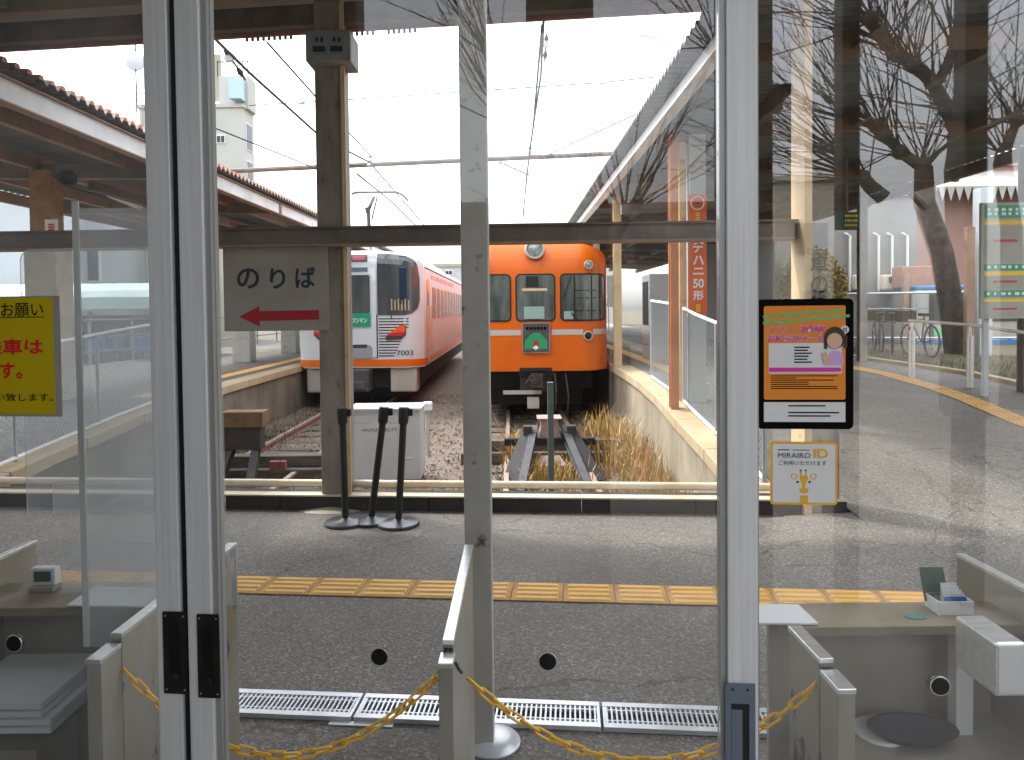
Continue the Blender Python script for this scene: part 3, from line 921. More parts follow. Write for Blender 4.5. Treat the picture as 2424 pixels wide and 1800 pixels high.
# framed orange poster
TP = TDOOR + .012 - .0055
bd, W, H = board_px(1791, 2020, 708, 1016, TP)
po = thing("framed_poster", "orange railway mail poster in a black frame on the right glass", "poster", bd.p(W / 2, 0))
def gx(v): return (v - 1791) / 229 * W
def gy(v): return (1016 - v) / 308 * H
mb = MB(); mb.prism([bd.p(a, b, 1) for a, b in bd.rrect(0, W, 0, H, .01)], -bd.n * .003); mb.build("frame", M['ink'], po)
mb = MB(); bd.poly(mb, bd.rrect(gx(1808), gx(2001), gy(946), gy(724), .004), 2); mb.build("orange_sheet", M['oposter'], po)
mb = MB(); bd.rect(mb, gx(1808), gx(2001), gy(999), gy(952), 2)
bd.rect(mb, gx(1819), gx(1992), gy(884), gy(812), 3)
mb.build("white_panel", M['paper'], po)
mb = MB()
def slant(mb, x0, x1, y0, y1, h, k, n, seed):
    r2 = random.Random(seed)
    for i in range(n):
        a = x0 + (x1 - x0) * i / n; b = a + (x1 - x0) / n * .82
        ya = y0 + (y1 - y0) * i / n
        hh = h * r2.uniform(.7, 1.0)
        bd.rect(mb, gx(a), gx(b), gy(ya + hh / 2), gy(ya - hh / 2), k)
slant(mb, 1806, 1996, 749, 735, 8, 3, 19, 1); slant(mb, 1806, 2012, 764, 748, 8, 3, 20, 2)
mb.build("green_line", M['gprint'], po)
mb = MB()
bd.text(mb, "イベント・運行情報", gx(1822), gx(1952), gy(787), gy(771), 4, .012)
bd.text(mb, "お知らせメール", gx(1816), gx(1952), gy(809), gy(792), 4, .02)
bd.rect(mb, gx(1820), gx(1990), gy(880), gy(870), 4)
mb.build("magenta_lettering", M['magenta'], po)
mb = MB()
bd.text(mb, "イベント・運行情報", gx(1821), gx(1953), gy(788), gy(770), 3, .05)
bd.text(mb, "お知らせメール", gx(1815), gx(1953), gy(810), gy(791), 3, .06)
bd.ell(mb, gx(1999), gy(781), .008, .008, 3)
mb.build("white_outline", M['palewhite'], po)
mb = MB()
r2 = random.Random(4)
for j in range(6):
    bd.rect(mb, gx(1880), gx(1880 + r2.uniform(28, 62)), gy(823.5 + j * 7), gy(820.5 + j * 7), 4)
for j in range(7):
    bd.rect(mb, gx(1824), gx(1824 + r2.choice((60, 150, 158, 140, 90))), gy(890.5 + j * 5), gy(888.6 + j * 5), 3)
for j, l in ((0, 88), (2, 120), (3, 100)):
    bd.rect(mb, gx(1866), gx(1866 + l), gy(962 + j * 8), gy(959 + j * 8), 3)
bd.text(mb, "!!", gx(1995), gx(2003), gy(786), gy(776), 4, .02)
mb.build("small_print", M['ink'], po)
mb = MB()
bd.ell(mb, gx(1975), gy(800), .020, .022, 5); bd.rect(mb, gx(1950), gx(1957), gy(826), gy(795), 5); bd.rect(mb, gx(1996), gx(2004), gy(824), gy(795), 5)
mb.build("picture_hair", M['hair'], po)
mb = MB(); bd.ell(mb, gx(1974), gy(807), .0145, .0155, 6); bd.poly(mb, [(gx(1944), gy(836)), (gx(1955), gy(832)), (gx(1963), gy(862)), (gx(1950), gy(863))], 6)
mb.build("picture_face", M['skin'], po)
mb = MB(); bd.poly(mb, [(gx(1958), gy(864)), (gx(1962), gy(838)), (gx(1972), gy(830)), (gx(1986), gy(831)), (gx(1994), gy(842)), (gx(1996), gy(864))], 5)
mb.build("picture_dress", M['lavender'], po)
# giraffe sticker
bd, W, H = board_px(1823, 1982, 1046, 1195, TP)
st = thing("giraffe_sticker", "square white sticker with an amber border and giraffe, below the framed poster", "sticker", bd.p(W / 2, 0))
def hx(v): return (v - 1824) / 157 * W
def hy(v): return (1194 - v) / 148 * H
mb = MB(); bd.poly(mb, bd.rrect(0, W, 0, H, .006), 1); mb.build("amber_border", M['tan'], st)
mb = MB(); bd.poly(mb, bd.rrect(.0045, W - .0045, .0045, H - .0045, .004), 2); mb.build("white_field", M['paper'], st)
mb = MB(); bd.text(mb, "MIRAIRO", hx(1842), hx(1918), hy(1084), hy(1072), 3, .0)
bd.rect(mb, hx(1841), hx(1869), hy(1066), hy(1064), 3); bd.rect(mb, hx(1876), hx(1916), hy(1066), hy(1064.6), 3)
bd.text(mb, "ご利用いただけます", hx(1843), hx(1955), hy(1101), hy(1090), 3, .0)
for a, b in ((1895, 1113), (1907, 1113)): bd.ell(mb, hx(a), hy(b), .0018, .0018, 3, 10)
for a, b in ((1888, 1140), (1916, 1140)): bd.ell(mb, hx(a), hy(b), .0022, .0022, 3, 10)
mb.build("black_lettering", M['ink'], st)
mb = MB(); bd.text(mb, "ID", hx(1925), hx(1959), hy(1084), hy(1062), 3, .03)
bd.rect(mb, hx(1894), hx(1897), hy(1128), hy(1114), 3); bd.rect(mb, hx(1906), hx(1909), hy(1128), hy(1114), 3)
bd.poly(mb, [(hx(1892), hy(1130)), (hx(1897), hy(1125)), (hx(1908), hy(1125)), (hx(1913), hy(1130)), (hx(1906), hy(1146)), (hx(1905), hy(1154)), (hx(1899), hy(1154)), (hx(1898), hy(1146))], 3)
bd.ell(mb, hx(1903), hy(1160), .0088, .006, 3); bd.poly(mb, [(hx(1894), hy(1188)), (hx(1894), hy(1172)), (hx(1912), hy(1172)), (hx(1912), hy(1188))], 3)
for a in (1880, 1925): bd.ring(mb, hx(a), hy(1127), .0042, .0062, 3, 16)
mb.build("giraffe", M['tan'], st)

# ================================================================== TICKET GATE
def barrier(label, x_far, x_near, y_far, y_near, ztop, th, low_len, low_z, side_mat, low_th=None):
    low_th = low_th or th * 1.25
    root = thing("gate_barrier", label, "gate barrier", (x_near, y_near, 0), "ticket gate barriers")
    a, b = Vector((x_far, y_far, 0)), Vector((x_near, y_near, 0))
    d = (b - a).normalized()
    mb = MB(); mb.beam(a + Vector((0, 0, (ztop - .012) / 2)), b + Vector((0, 0, (ztop - .012) / 2)), th * .86, ztop - .012)
    mb.build("panel", side_mat, root, bevel=.002)
    mb = MB(); mb.beam(a + Vector((0, 0, ztop - .006)) - d * .004, b + Vector((0, 0, ztop - .006)) + d * .003, th, .012)
    mb.build("steel_cap", M['chrome'], root, bevel=.002)
    if low_len:
        c0, c1 = b + d * .012, b + d * (.012 + low_len)
        mb = MB(); mb.beam(c0 + Vector((0, 0, low_z / 2 - .006)), c1 + Vector((0, 0, low_z / 2 - .006)), low_th * .94, low_z - .012)
        mb.build("end_post", side_mat, root, bevel=.002)
        mb = MB(); mb.beam(c0 + Vector((0, 0, low_z - .006)), c1 + Vector((0, 0, low_z - .006)) + d * .003, low_th, .012)
        mb.build("end_cap", M['chrome'], root, bevel=.002)
        mb = MB(); mb.beam(b + d * .002 + Vector((0, 0, ztop - .055)), b + d * .011 + Vector((0, 0, ztop - .055)), th * .8, .07)
        lt = mb.build("latch", M['plate'], root)
        mb = MB(); mb.lathe([(.006, 0), (.005, .003)], b + d * .0115 + Vector((0, 0, ztop - .03)), 10, d)
        mb.build("latch_bolt", M['chrome'], lt)
    return root
ZC = 0.82
def capx(px, py, z=ZC):
    return gnd(px, py, z)
A0, A1 = capx(550, 1285), capx(276, 1499)
barrier("cream gate barrier left of the door stiles, scuffed black on its side", A0.x, A1.x, A0.y, A1.y, ZC, .032, .085, .80, M['cream_scuffed'])
B0, B1 = capx(1110, 1290), capx(1061, 1515)
barrier("slim steel-capped gate barrier in the centre, between the two yellow chains", B0.x, B1.x, B0.y, B1.y, ZC, .03, .055, .795, M['cream'])
C0, C1 = capx(1882, 1482), capx(1955, 1558)
barrier("short gate barrier right of the lock, where the right chain ends", C0.x, C1.x, C0.y, C1.y, ZC, .036, .085, .80, M['cream_scuffed'], .042)
D0 = capx(78, 1279); D1 = Vector((D0.x - .02, D0.y - .85, 0))
barrier("cream gate barrier at the far left behind the display device", D0.x, D1.x, D0.y, D1.y, ZC, .03, 0, 0, M['cream'])
E0 = capx(2274, 1310); E1 = Vector((E0.x + .02, E0.y - .7, 0))
barrier("white gate barrier at the far right behind the card box", E0.x, E1.x, E0.y, E1.y, ZC, .03, 0, 0, M['cream'])
mb = MB(); p = at(1788, 1375, 2.3)
mb.box(p.x - .006, p.x + .006, 2.28, 2.33, 0, p.z)
single("gate_stop_plate", mb, M['plate'], "thin dark upright plate edge just right of the lock stile", "plate")
# chains
def link_mesh():
    mb = MB()
    L, Wd, r = 0.025, 0.0085, 0.0036
    pts = []
    for i in range(7):
        a = -math.pi / 2 + math.pi * i / 6
        pts.append((L - Wd + Wd * math.cos(a), Wd * math.sin(a), 0))
    for i in range(7):
        a = math.pi / 2 + math.pi * i / 6
        pts.append((-(L - Wd) + Wd * math.cos(a), Wd * math.sin(a), 0))
    mb.tube(pts, r, 6, closed=True)
    return mb
def chain(label, P0, P1, P2, hooks):
    root = thing("plastic_chain", label, "chain", P0, "yellow chains closing the ticket gate")
    def q(u):       # parabola through the three points at u = 0, m, 1
        m = (P1.x - P0.x) / (P2.x - P0.x)
        l0 = (u - m) * (u - 1) / (m); l1 = u * (u - 1) / (m * (m - 1)); l2 = u * (u - m) / (1 - m)
        return P0 * l0 + P1 * l1 + P2 * l2
    N = 400
    pts = [q(i / N) for i in range(N + 1)]
    acc, pitch, out = 0.0, 0.0405, []
    for a, b in zip(pts, pts[1:]):
        acc += (b - a).length
        if acc >= pitch:
            out.append((b, (b - a).normalized())); acc -= pitch
    src, rr = None, random.Random(len(label))
    for i, (p, d) in enumerate(out):
        if src is None:
            src = link_mesh().build("link", M['chain'], None, smooth=True); o = src
        else:
            o = src.copy(); COL.objects.link(o)
        o.parent = root
        rot = d.to_track_quat('X', 'Z').to_matrix().to_4x4() @ Matrix.Rotation(rad(35 if i % 2 else -55) + rr.uniform(-.25, .25), 4, 'X')
        o.matrix_local = Matrix.Translation(p - P0) @ rot
    for h0, h1 in hooks:
        mb = MB(); mb.tube([h0, (h0 + h1) / 2 + Vector((0, 0, -.004)), h1], .004, 6)
        mb.build("hook", M['plate'], root)
    return root
yb = B1.y - .035
cA = Vector((A1.x + .022, A1.y - .02, zz(276, 1568, A1.y - .02)))
cA = at(282, 1572, A1.y - .01); cB = at(1044, 1592, yb); cM = at(680, 1789, (A1.y + yb) / 2 - .02)
chain("yellow plastic chain sagging between the left and the central barrier", cA, cM, cB, [(at(1052, 1578, yb), cB), (at(274, 1560, A1.y), cA)])
cB2 = at(1094, 1594, yb); cC = at(1930, 1622, C1.y + .02); cM2 = at(1500, 1801, (yb + C1.y) / 2 - .02)
chain("yellow plastic chain sagging between the central and the right barrier", cB2, cM2, cC, [(at(1078, 1568, yb), cB2), (at(1942, 1610, C1.y + .02), cC)])
# booth counters
def counter(label, x0, x1, y0, y1, z, legs):
    root = thing("gate_counter", label, "counter", ((x0 + x1) / 2, y0, 0), "staff counters of the ticket gate")
    mb = MB(); mb.box(x0, x1, y0, y1, z - .028, z); mb.build("top", M['counter'], root, bevel=.003)
    mb = MB(); mb.box(x0, x1, y1 - .02, y1, .05, z - .0285); mb.build("front_panel", M['cream'], root)
    for x in legs:
        mb = MB(); mb.box(x, x + .05, y0 + .03, y0 + .07, 0, z - .0285); mb.build("leg", M['white'], root)
    return root
ZK = 0.72
k0 = gnd(0, 1440, ZK); k1 = gnd(0, 1388, ZK)
counter("brown-topped staff counter at the lower left behind the acrylic screen", -2.1, A0.x - .02, k0.y, k1.y + .03, ZK, (-1.9, -1.2))
r0 = gnd(2000, 1484, ZK); r1 = gnd(2000, 1436, ZK)
counter("brown-topped staff counter at the lower right, carrying the card box", .79, E1.x + .02, r0.y, r1.y + .03, ZK, (1.3,))
# paper tray left / right
mb = MB()
mb.add([gnd(158, 1436, ZK + .004), gnd(388, 1440, ZK + .004), gnd(388, 1396, ZK + .004), gnd(222, 1392, ZK + .004)], [(0, 1, 2, 3)])
mb.prism([v for v in mb.v], (0, 0, .005)); single("paper_sheet", mb, M['paper'], "white sheet lying on the left counter beside the display device", "paper")
mb = MB(); v = [gnd(1792, 1479, ZK + .003), gnd(1938, 1480, ZK + .003), gnd(1890, 1435, ZK + .003), gnd(1792, 1433, ZK + .003)]
mb.prism(v, (0, 0, .005)); single("paper_sheet", mb, M['paper'], "white sheet lying on the right counter next to the door stile", "paper")
mb = MB(); c = gnd(2168, 1461, ZK); mb.lathe([(.033, .001), (.033, .0025)], c, 16)
for p in mb.v: p.y = c.y + (p.y - c.y) * .55
single("teal_mat", mb, mat("teal_sticker", (.05, .22, .2), .6), "small teal mark on the right counter beside the card box", "sticker")
# display device
p = gnd(96, 1404, ZK)
dv = thing("display_device", "small white counter display with a dark screen, on the left counter", "display", p)
w = .082
mb = MB(); mb.box(p.x - w / 2, p.x + w / 2, p.y, p.y + .05, ZK + .001, ZK + .019); mb.build("base", M['cream'], dv, bevel=.003)
mb = MB(); mb.box(p.x - w / 2, p.x + w / 2, p.y + .012, p.y + .045, ZK + .0195, ZK + .078); mb.build("casing", M['white'], dv, bevel=.004)
mb = MB(); mb.box(p.x - w * .34, p.x + w * .34, p.y + .009, p.y + .0125, ZK + .034, ZK + .068); mb.build("screen", M['dgreen'], dv)
# card box
p = gnd(2264, 1458, ZK)
cb = thing("card_box", "white open box of leaflets with a dark card behind, on the right counter", "box", p)
w, h = .105, .042
mb = MB()
mb.box(p.x - w / 2, p.x + w / 2, p.y, p.y + .003, ZK + .001, ZK + h); mb.box(p.x - w / 2, p.x + w / 2, p.y + .067, p.y + .07, ZK + .001, ZK + h)
mb.box(p.x - w / 2, p.x - w / 2 + .003, p.y + .0035, p.y + .0665, ZK + .001, ZK + h); mb.box(p.x + w / 2 - .003, p.x + w / 2, p.y + .0035, p.y + .0665, ZK + .001, ZK + h)
mb.box(p.x - w / 2 + .004, p.x + w / 2 - .004, p.y + .004, p.y + .066, ZK + .001, ZK + .004)
mb.build("tray", M['white'], cb)
for i in range(5):
    mb = MB(); x0 = p.x - .028 + .012 * i
    mb.box(p.x - .03 + .003 * i, p.x + .038 - .002 * i, p.y + .012 + .009 * i, p.y + .0135 + .009 * i, ZK + .006, ZK + .052 + .007 * i)
    mb.build("leaflet", M['paper'] if i else M['blue'], cb)
mb = MB(); mb.M = Matrix.Translation((p.x - .03, p.y + .06, ZK + .02)) @ Matrix.Rotation(rad(-18), 4, 'X')
mb.box(-.028, .045, 0, .004, 0, .098); mb.build("dark_card", M['dgreen'], cb)
# stainless latch box at the far right
p = at(2372, 1640, 1.72)
lb = thing("latch_box", "stainless latch box on the far right barrier", "latch box", p)
mb = MB(); mb.box(p.x - .03, p.x + .045, 1.7, 1.86, p.z, p.z + .135); mb.build("case", M['chrome'], lb, bevel=.006)
mb = MB(); mb.box(p.x - .024, p.x + .039, 1.697, 1.7, p.z + .01, p.z + .125); mb.build("cover", M['white'], lb)
# things low on the left / right inside the booths
p = gnd(60, 1690, .45)
mb = MB(); r2 = random.Random(2)
sh = thing("paper_bundle", "blurred bundle of white papers low at the left edge", "papers", p)
for i in range(4):
    mb = MB(); mb.box(p.x - .22, p.x + .09 + r2.uniform(-.01, .02), p.y - .05, p.y + .25, .42 + .024 * i, .437 + .024 * i); mb.build("sheaf", M['paper'], sh)
mb = MB(); p = gnd(40, 1800, .3)
mb.box(p.x - .2, p.x + .06, p.y, p.y + .2, .05, .33); single("white_case", mb, M['cream'], "white plastic case at the bottom left corner", "case")
p = gnd(2160, 1750, .38)  # dark disc added in place of a dark reflection on the pane
mb = MB(); mb.lathe([(.06, .0), (.1, .012), (.13, .035), (.12, .035), (.095, .018), (.0005, .01)], p, 20)
for v in mb.v: v.y = p.y + (v.y - p.y) * .6
single("dark_reflection_disc", mb, M['steel_grey'], "dark disc standing in for a reflection, on the lower right shelf", "dish", smooth=True)
mb = MB(); mb.box(.86, 2.1, p.y - .2, p.y + .25, .35, .378); single("lower_shelf", mb, M['cream'], "pale lower shelf at the bottom right under the counter", "shelf", bevel=.003)
mb = MB(); q = gnd(2080, 1735, .379); mb.lathe([(.07, 0), (.07, .01)], q, 18); single("white_saucer", mb, M['paper'], "white saucer beside the dark disc on the lower shelf", "saucer")
# acrylic screens of the left booth
YA = 2.36
def acr(label, x0, x1, y0, y1, Y, round_=0.0, edge=None):
    a, b = at(x0, y1, Y), at(x1, y0, Y)
    bd = Board((a.x, Y, 0), (1, 0, 0), (0, 0, 1))
    root = thing("acrylic_screen", label, "screen", (a.x, Y, a.z), "clear acrylic screens of the left booth")
    mb = MB(); z0, z1 = a.z, b.z; W = b.x - a.x
    pts = [(0, z0), (W, z0), (W, z1)]
    if round_:
        pts += [(round_ - round_ * math.sin(rad(k * 15)), z1 - round_ + round_ * math.cos(rad(k * 15))) for k in range(7)]
    else:
        pts += [(0, z1)]
    mb.prism([(a.x + p_, Y, q_) for p_, q_ in pts], (0, .004, 0)); mb.build("sheet", M['acrylic'], root)
    mb = MB(); mb.tube([(a.x + p_, Y - .002, q_) for p_, q_ in pts[2:]] + [(a.x, Y - .002, z0)], .0013, 5); mb.build("polished_edge", M['acrylic_edge'], root)
    return root
acr("large round-cornered acrylic screen behind the yellow notice", 66, 520, 586, 1216, YA + .2, .045)
acr("small low acrylic sheet standing on the kerb side of the left booth", 128, 480, 1135, 1216, YA + .3)
acr("acrylic sheet standing across the left counter, level with the display", 150, 560, 1281, 1440, YA - .06)
p0, p1 = at(181, 478, 2.02), at(205, 1530, 2.02)
x = (p0.x + p1.x) / 2
sg = thing("acrylic_screen", "tall acrylic sheet seen edge-on as a bright upright line", "screen", (x, 2.02, p1.z), "clear acrylic screens of the left booth")
mb = MB(); mb.box(x - .009, x + .009, 2.015, 2.021, p1.z, p0.z); mb.build("polished_edge", M['acrylic_edge'], sg)
mb = MB(); mb.box(x + .0095, x + .33, 2.016, 2.02, p1.z, p0.z - .02); mb.build("sheet", M['acrylic'], sg)
# ================================================================== CONCOURSE STRUCTURE
# square cream post near the gate
pc = gnd(1118, 1775)
xs0, xs1 = at(1095, 900, pc.y).x, at(1160, 900, pc.y).x
sp = thing("square_post", "cream square steel post in the middle, standing in front of the orange train", "post", (pc.x, pc.y, 0))
mb = MB(); mb.box(xs0, xs1, pc.y - .01, pc.y + (xs1 - xs0) - .01, 0.004, 4.6); mb.build("shaft", M['post'], sp, bevel=.006)
mb = MB(); mb.lathe([(.105, .0), (.105, .006), (.095, .016), (.06, .03)], ((xs0 + xs1) / 2 + .045, pc.y + .04, 0.003), 28); mb.build("base_cover", M['grate'], sp, smooth=True)
# left kerb post (H section) with sign box
def hpost(root, xc, yc, w, d, z0, z1, m, nm="shaft"):
    mb = MB()
    t = .02
    mb.box(xc - w / 2, xc - w / 2 + t, yc - d / 2, yc + d / 2, z0, z1)
    mb.box(xc + w / 2 - t, xc + w / 2, yc - d / 2, yc + d / 2, z0, z1)
    mb.box(xc - w / 2 + t, xc + w / 2 - t, yc - .012, yc + .012, z0, z1)
    return mb.build(nm, m, root)
yP = kp(-1.47, .12).y
xl0, xl1 = at(764, 900, yP).x, at(831, 900, yP).x
lp = thing("kerb_post", "rust-stained steel post on the kerb, with the white platform sign", "post", ((xl0 + xl1) / 2, yP, .13))
mb = MB(); mb.box(xl0, xl1, yP - .09, yP + .09, .13, 4.35); mb.build("shaft", M['post2'], lp, bevel=.006)
mb = MB(); mb.box(xl1 - .022, xl1 + .012, yP - .11, yP - .0905, .13, 4.35); mb.build("flange", M['post3'], lp)  # pale strip puts sky glare on the right edge into the colour
yR = kp(2.42, .1).y
xr0, xr1 = at(1888, 900, yR).x, at(1974, 900, yR).x
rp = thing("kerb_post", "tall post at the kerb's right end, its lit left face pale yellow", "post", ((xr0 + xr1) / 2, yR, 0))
mb = MB(); mb.box(xr0 + .001, xr0 + .06, yR - .13, yR + .13, .0, 4.6); mb.build("lit_flange", M['post3'], rp)  # sunlit look of the left face put into its own yellow
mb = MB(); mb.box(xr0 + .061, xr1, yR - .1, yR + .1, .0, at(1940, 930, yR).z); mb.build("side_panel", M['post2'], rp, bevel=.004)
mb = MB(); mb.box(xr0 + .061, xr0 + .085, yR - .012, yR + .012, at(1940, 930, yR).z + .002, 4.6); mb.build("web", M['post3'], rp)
# mortar feet
for px, py, rx, ry, lbl in ((782, 1210, .24, .1, "pale mortar patch at the foot of the left kerb post"), (1960, 1228, .38, .12, "pale mortar patch at the foot of the right kerb post")):
    c = gnd(px, py); mb = MB()
    n = 18
    ring = [Vector((c.x + rx * math.cos(k * 2 * math.pi / n) * (1 + .12 * math.sin(3 * k)), c.y + ry * math.sin(k * 2 * math.pi / n), .003)) for k in range(n)]
    top = Vector((c.x, c.y + .03, .03))
    mb.add(ring + [top], [(k, (k + 1) % n, n) for k in range(n)])
    single("mortar_patch", mb, M['mortar'], lbl, "mortar")
# noriba sign
Ys = yP - .12
a, b = at(531, 785, Ys), at(775, 582, Ys)
sg = thing("platform_sign", "white board with dark blue kana and a red arrow pointing left", "sign", ((a.x + b.x) / 2, Ys, a.z))
bd = Board((a.x, Ys, a.z), (1, 0, 0), (0, 0, 1)); W, H = b.x - a.x, b.z - a.z
mb = MB(); mb.box(a.x, b.x, Ys + .0005, Ys + .022, a.z, b.z); mb.build("board", M['signw'], sg, bevel=.003)
def ix(v): return (v - 531) / 244 * W
def iy(v): return (785 - v) / 203 * H
mb = MB()
for ch, x0, x1, y0, y1 in (("の", 563, 615, 634, 683), ("り", 640, 676, 635, 684), ("ば", 699, 746, 632, 683)):
    bd.text(mb, ch, ix(x0), ix(x1), iy(y1), iy(y0), 2, .022)
mb.build("lettering", M['navy'], sg)
mb = MB(); bd.poly(mb, [(ix(566), iy(750)), (ix(614), iy(725)), (ix(614), iy(737)), (ix(753), iy(736)), (ix(753), iy(759)), (ix(614), iy(761)), (ix(614), iy(774))], 2)
mb.build("arrow", M['arrow'], sg)
mb = MB(); mb.box(ix(735) + a.x, ix(745) + a.x, Ys + .0225, yP - .092, a.z + .1, a.z + .13); mb.box(ix(735) + a.x, ix(745) + a.x, Ys + .0225, yP - .092, b.z - .13, b.z - .1); mb.build("bracket", M['brown'], sg)
# box sign at the post's head
Yb = yP - .22
a, b = at(723, 146, Yb), at(829, 70, Yb)
bs = thing("sign_box", "grey box sign fixed to the head of the left kerb post", "sign", ((a.x + b.x) / 2, Yb, a.z))
mb = MB(); mb.box(a.x, b.x, Yb, Yb + .3, a.z, b.z); mb.build("case", mat("grey_sign_box", (.3, .3, .29), .6, c2=(.2, .19, .18), scale=5), bs, bevel=.01)
bd = Board((a.x, Yb - .001, a.z), (1, 0, 0), (0, 0, 1)); W, H = b.x - a.x, b.z - a.z
mb = MB(); bd.rect(mb, W * .14, W * .86, H * .2, H * .86, 1); mb.build("face", mat("grey_blue_face", (.2, .24, .26), .5), bs)
mb = MB()
for x0 in (.17, .55):
    bd.rect(mb, W * x0, W * (x0 + .27), H * .3, H * .48, 2); bd.rect(mb, W * (x0 + .06), W * (x0 + .12), H * .62, H * .76, 2); bd.rect(mb, W * (x0 + .17), W * (x0 + .23), H * .6, H * .76, 2)
mb.build("dark_print", M['navy'], bs)
# vertical board with lettering on the right post
Yv = yR - .145
a, b = at(1912, 790, Yv), at(1968, 585, Yv)
vb = thing("vertical_sign", "narrow clear vertical sign with black brush lettering by the right kerb post, above the poster", "sign", ((a.x + b.x) / 2, Yv, a.z))
mb = MB(); mb.box(a.x, b.x, Yv, Yv + .012, a.z, b.z); mb.build("board", glassmat("clear_sign_sheet", (.97, .97, .96), .03, .02, 3.0), vb)
bd = Board((a.x, Yv, a.z), (1, 0, 0), (0, 0, 1)); W, H = b.x - a.x, b.z - a.z
mb = MB(); stack_text(bd, mb, "車のりば", W * .14, W * .86, H * .9, H * .235, 1.5, .86, .02); mb.build("lettering", M['ink'], vb)
# horizontal brown beam
YB = 5.86
cross = thing("cross_beam", "brown steel beam spanning the posts above the trains", "beam", at(1212, 555, YB))
mb = MB(); p0, p1 = at(-260, 577, YB - .02), at(1900, 545, YB - .25)
mb.beam(p0, p1, .12, .125); mb.build("web", M['brown'], cross)
for s_, m_ in ((.07, M['brown']), (-.07, M['rust'])):
    mb = MB(); mb.beam(p0 + Vector((0, 0, s_)), p1 + Vector((0, 0, s_)), .17, .016); mb.build("flange", m_, cross)
# concourse roof
TE = 5.75
c0, z0 = bld(0, 122, TE); c1, z1 = bld(1690, 24, TE)
cr = thing("concourse_roof", "dark steel-framed roof edge over the concourse, along the top", "roof", bpt(0, TE, (z0 + z1) / 2))
def zc(s): return z0 + (z1 - z0) * (s - c0) / (c1 - c0)
SL, SR = -9.0, 1.98
def rb(nm, m, t0_, t1_, dz0, dz1, **k):
    mb = MB(); vs = []
    for s_ in (SL, SR):
        for tt, dz in ((t0_, dz0), (t1_, dz0), (t1_, dz1), (t0_, dz1)):
            vs.append(bpt(s_, tt, zc(s_) + dz))
    mb.add(vs, [(0, 1, 2, 3), (7, 6, 5, 4), (0, 4, 5, 1), (1, 5, 6, 2), (2, 6, 7, 3), (3, 7, 4, 0)])
    return mb.build(nm, m, cr, **k)
rb("edge_beam", M['brown'], TE - .1, TE, .03, .2)
rb("edge_lip", mat("pinkish_rust", (.38, .2, .18), .7, c2=(.25, .14, .13), scale=4), TE + .001, TE + .03, .0, .06)
rb("purlin", mat("ochre_beam", (.27, .2, .12), .7, c2=(.2, .15, .1), scale=3), TE - .36, TE - .26, .16, .3)
rb("purlin", M['brown'], TE - 1.3, TE - 1.2, .2, .34); rb("purlin", M['brown'], TE - 2.4, TE - 2.3, .2, .34)
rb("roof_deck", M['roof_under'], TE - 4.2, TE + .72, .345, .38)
for s_ in (-7, -4.6, -1.55, 1.6):
    mb = MB(); mb.beam(bpt(s_, TE - 4.1, zc(s_) + .3), bpt(s_, TE - .4, zc(s_) + .25), .1, .14); mb.build("rafter", M['brown'], cr)
mb = MB()
for k in range(14):
    x = 820 + 12.5 * k
    if k in (6, 7): continue
    s_, z_ = bld(x, 80, TE + .04)
    mb.tube([bpt(s_, TE + .04, zc(s_) + .03), bpt(s_, TE + .04, zc(s_) - .025)], .013, 6)
for k in range(9):
    s_, z_ = bld(585 + 13 * k, 100, TE + .04)
    mb.tube([bpt(s_, TE + .04, zc(s_) + .03), bpt(s_, TE + .04, zc(s_) - .022)], .013, 6)
mb.build("roof_bolts", M['rust'], cr)
# ================================================================== CANOPIES
def corr_sheet(pts, y0, y1, pitch, amp, under=0.0):
    """pts: (x, z) cross-section; waves run along Y"""
    mb = MB(); n = int((y1 - y0) / pitch * 6)
    vs, fs = [], []
    for i in range(n + 1):
        y = y0 + pitch / 6 * i
        h = amp * math.sin(2 * math.pi * i / 6)
        for x, z in pts:
            vs.append((x, y, z + h - under))
    m = len(pts)
    for i in range(n):
        for j in range(m - 1):
            a = i * m + j
            fs.append((a, a + 1, a + m + 1, a + m))
    mb.add(vs, fs)
    return mb
# left canopy
lc = thing("platform_canopy", "left platform canopy with rusty corrugated roof and white edge beam", "canopy", (-6.6, 10, rampl(10)), "platform canopies")
prof = [(-4.42, 3.87), (-6.6, 4.0), (-8.9, 3.87)]
corr_sheet(prof, 5.0, 40, .16, .043).build("corrugated_sheet", M['roof'], lc, smooth=True)
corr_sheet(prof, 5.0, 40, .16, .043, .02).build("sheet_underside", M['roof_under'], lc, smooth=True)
mb = MB()
for i in range(int(35 / .16)):
    y = 5.0 + .16 * i + .04
    mb.add([(-4.415, y - .042, 3.86), (-4.415, y + .042, 3.86), (-4.415, y + .024, 3.905), (-4.415, y - .024, 3.905)], [(0, 1, 2, 3)])
stuff(mb.build("corrugation_ends", mat("brick_red_edge", (.5, .17, .09), .8, c2=(.36, .14, .09), scale=3), lc))
for k in range(8):
    ya, yb_ = 5.0 + 4.4 * k, 5.0 + 4.4 * (k + 1) - .01
    mb = MB(); mb.box(-4.56, -4.545, ya, yb_, 3.565, 3.775); mb.build("edge_beam", M['fascia'], lc)
    mb = MB(); mb.box(-4.62, -4.5, ya, yb_, 3.55, 3.5645); mb.box(-4.62, -4.5, ya, yb_, 3.7755, 3.79); mb.build("edge_flange", M['rust'], lc)
    mb = MB(); mb.box(-4.544, -4.52, yb_ - .05, yb_ + .05, 3.566, 3.774); mb.build("splice_plate", M['rust'], lc)
for x, z in ((-6.75, 3.82), (-5.5, 3.84), (-7.8, 3.8), (-8.8, 3.72)):
    mb = MB(); mb.box(x - .05, x + .05, 5, 40, z - .12, z + .06); mb.build("purlin", M['rust'], lc)
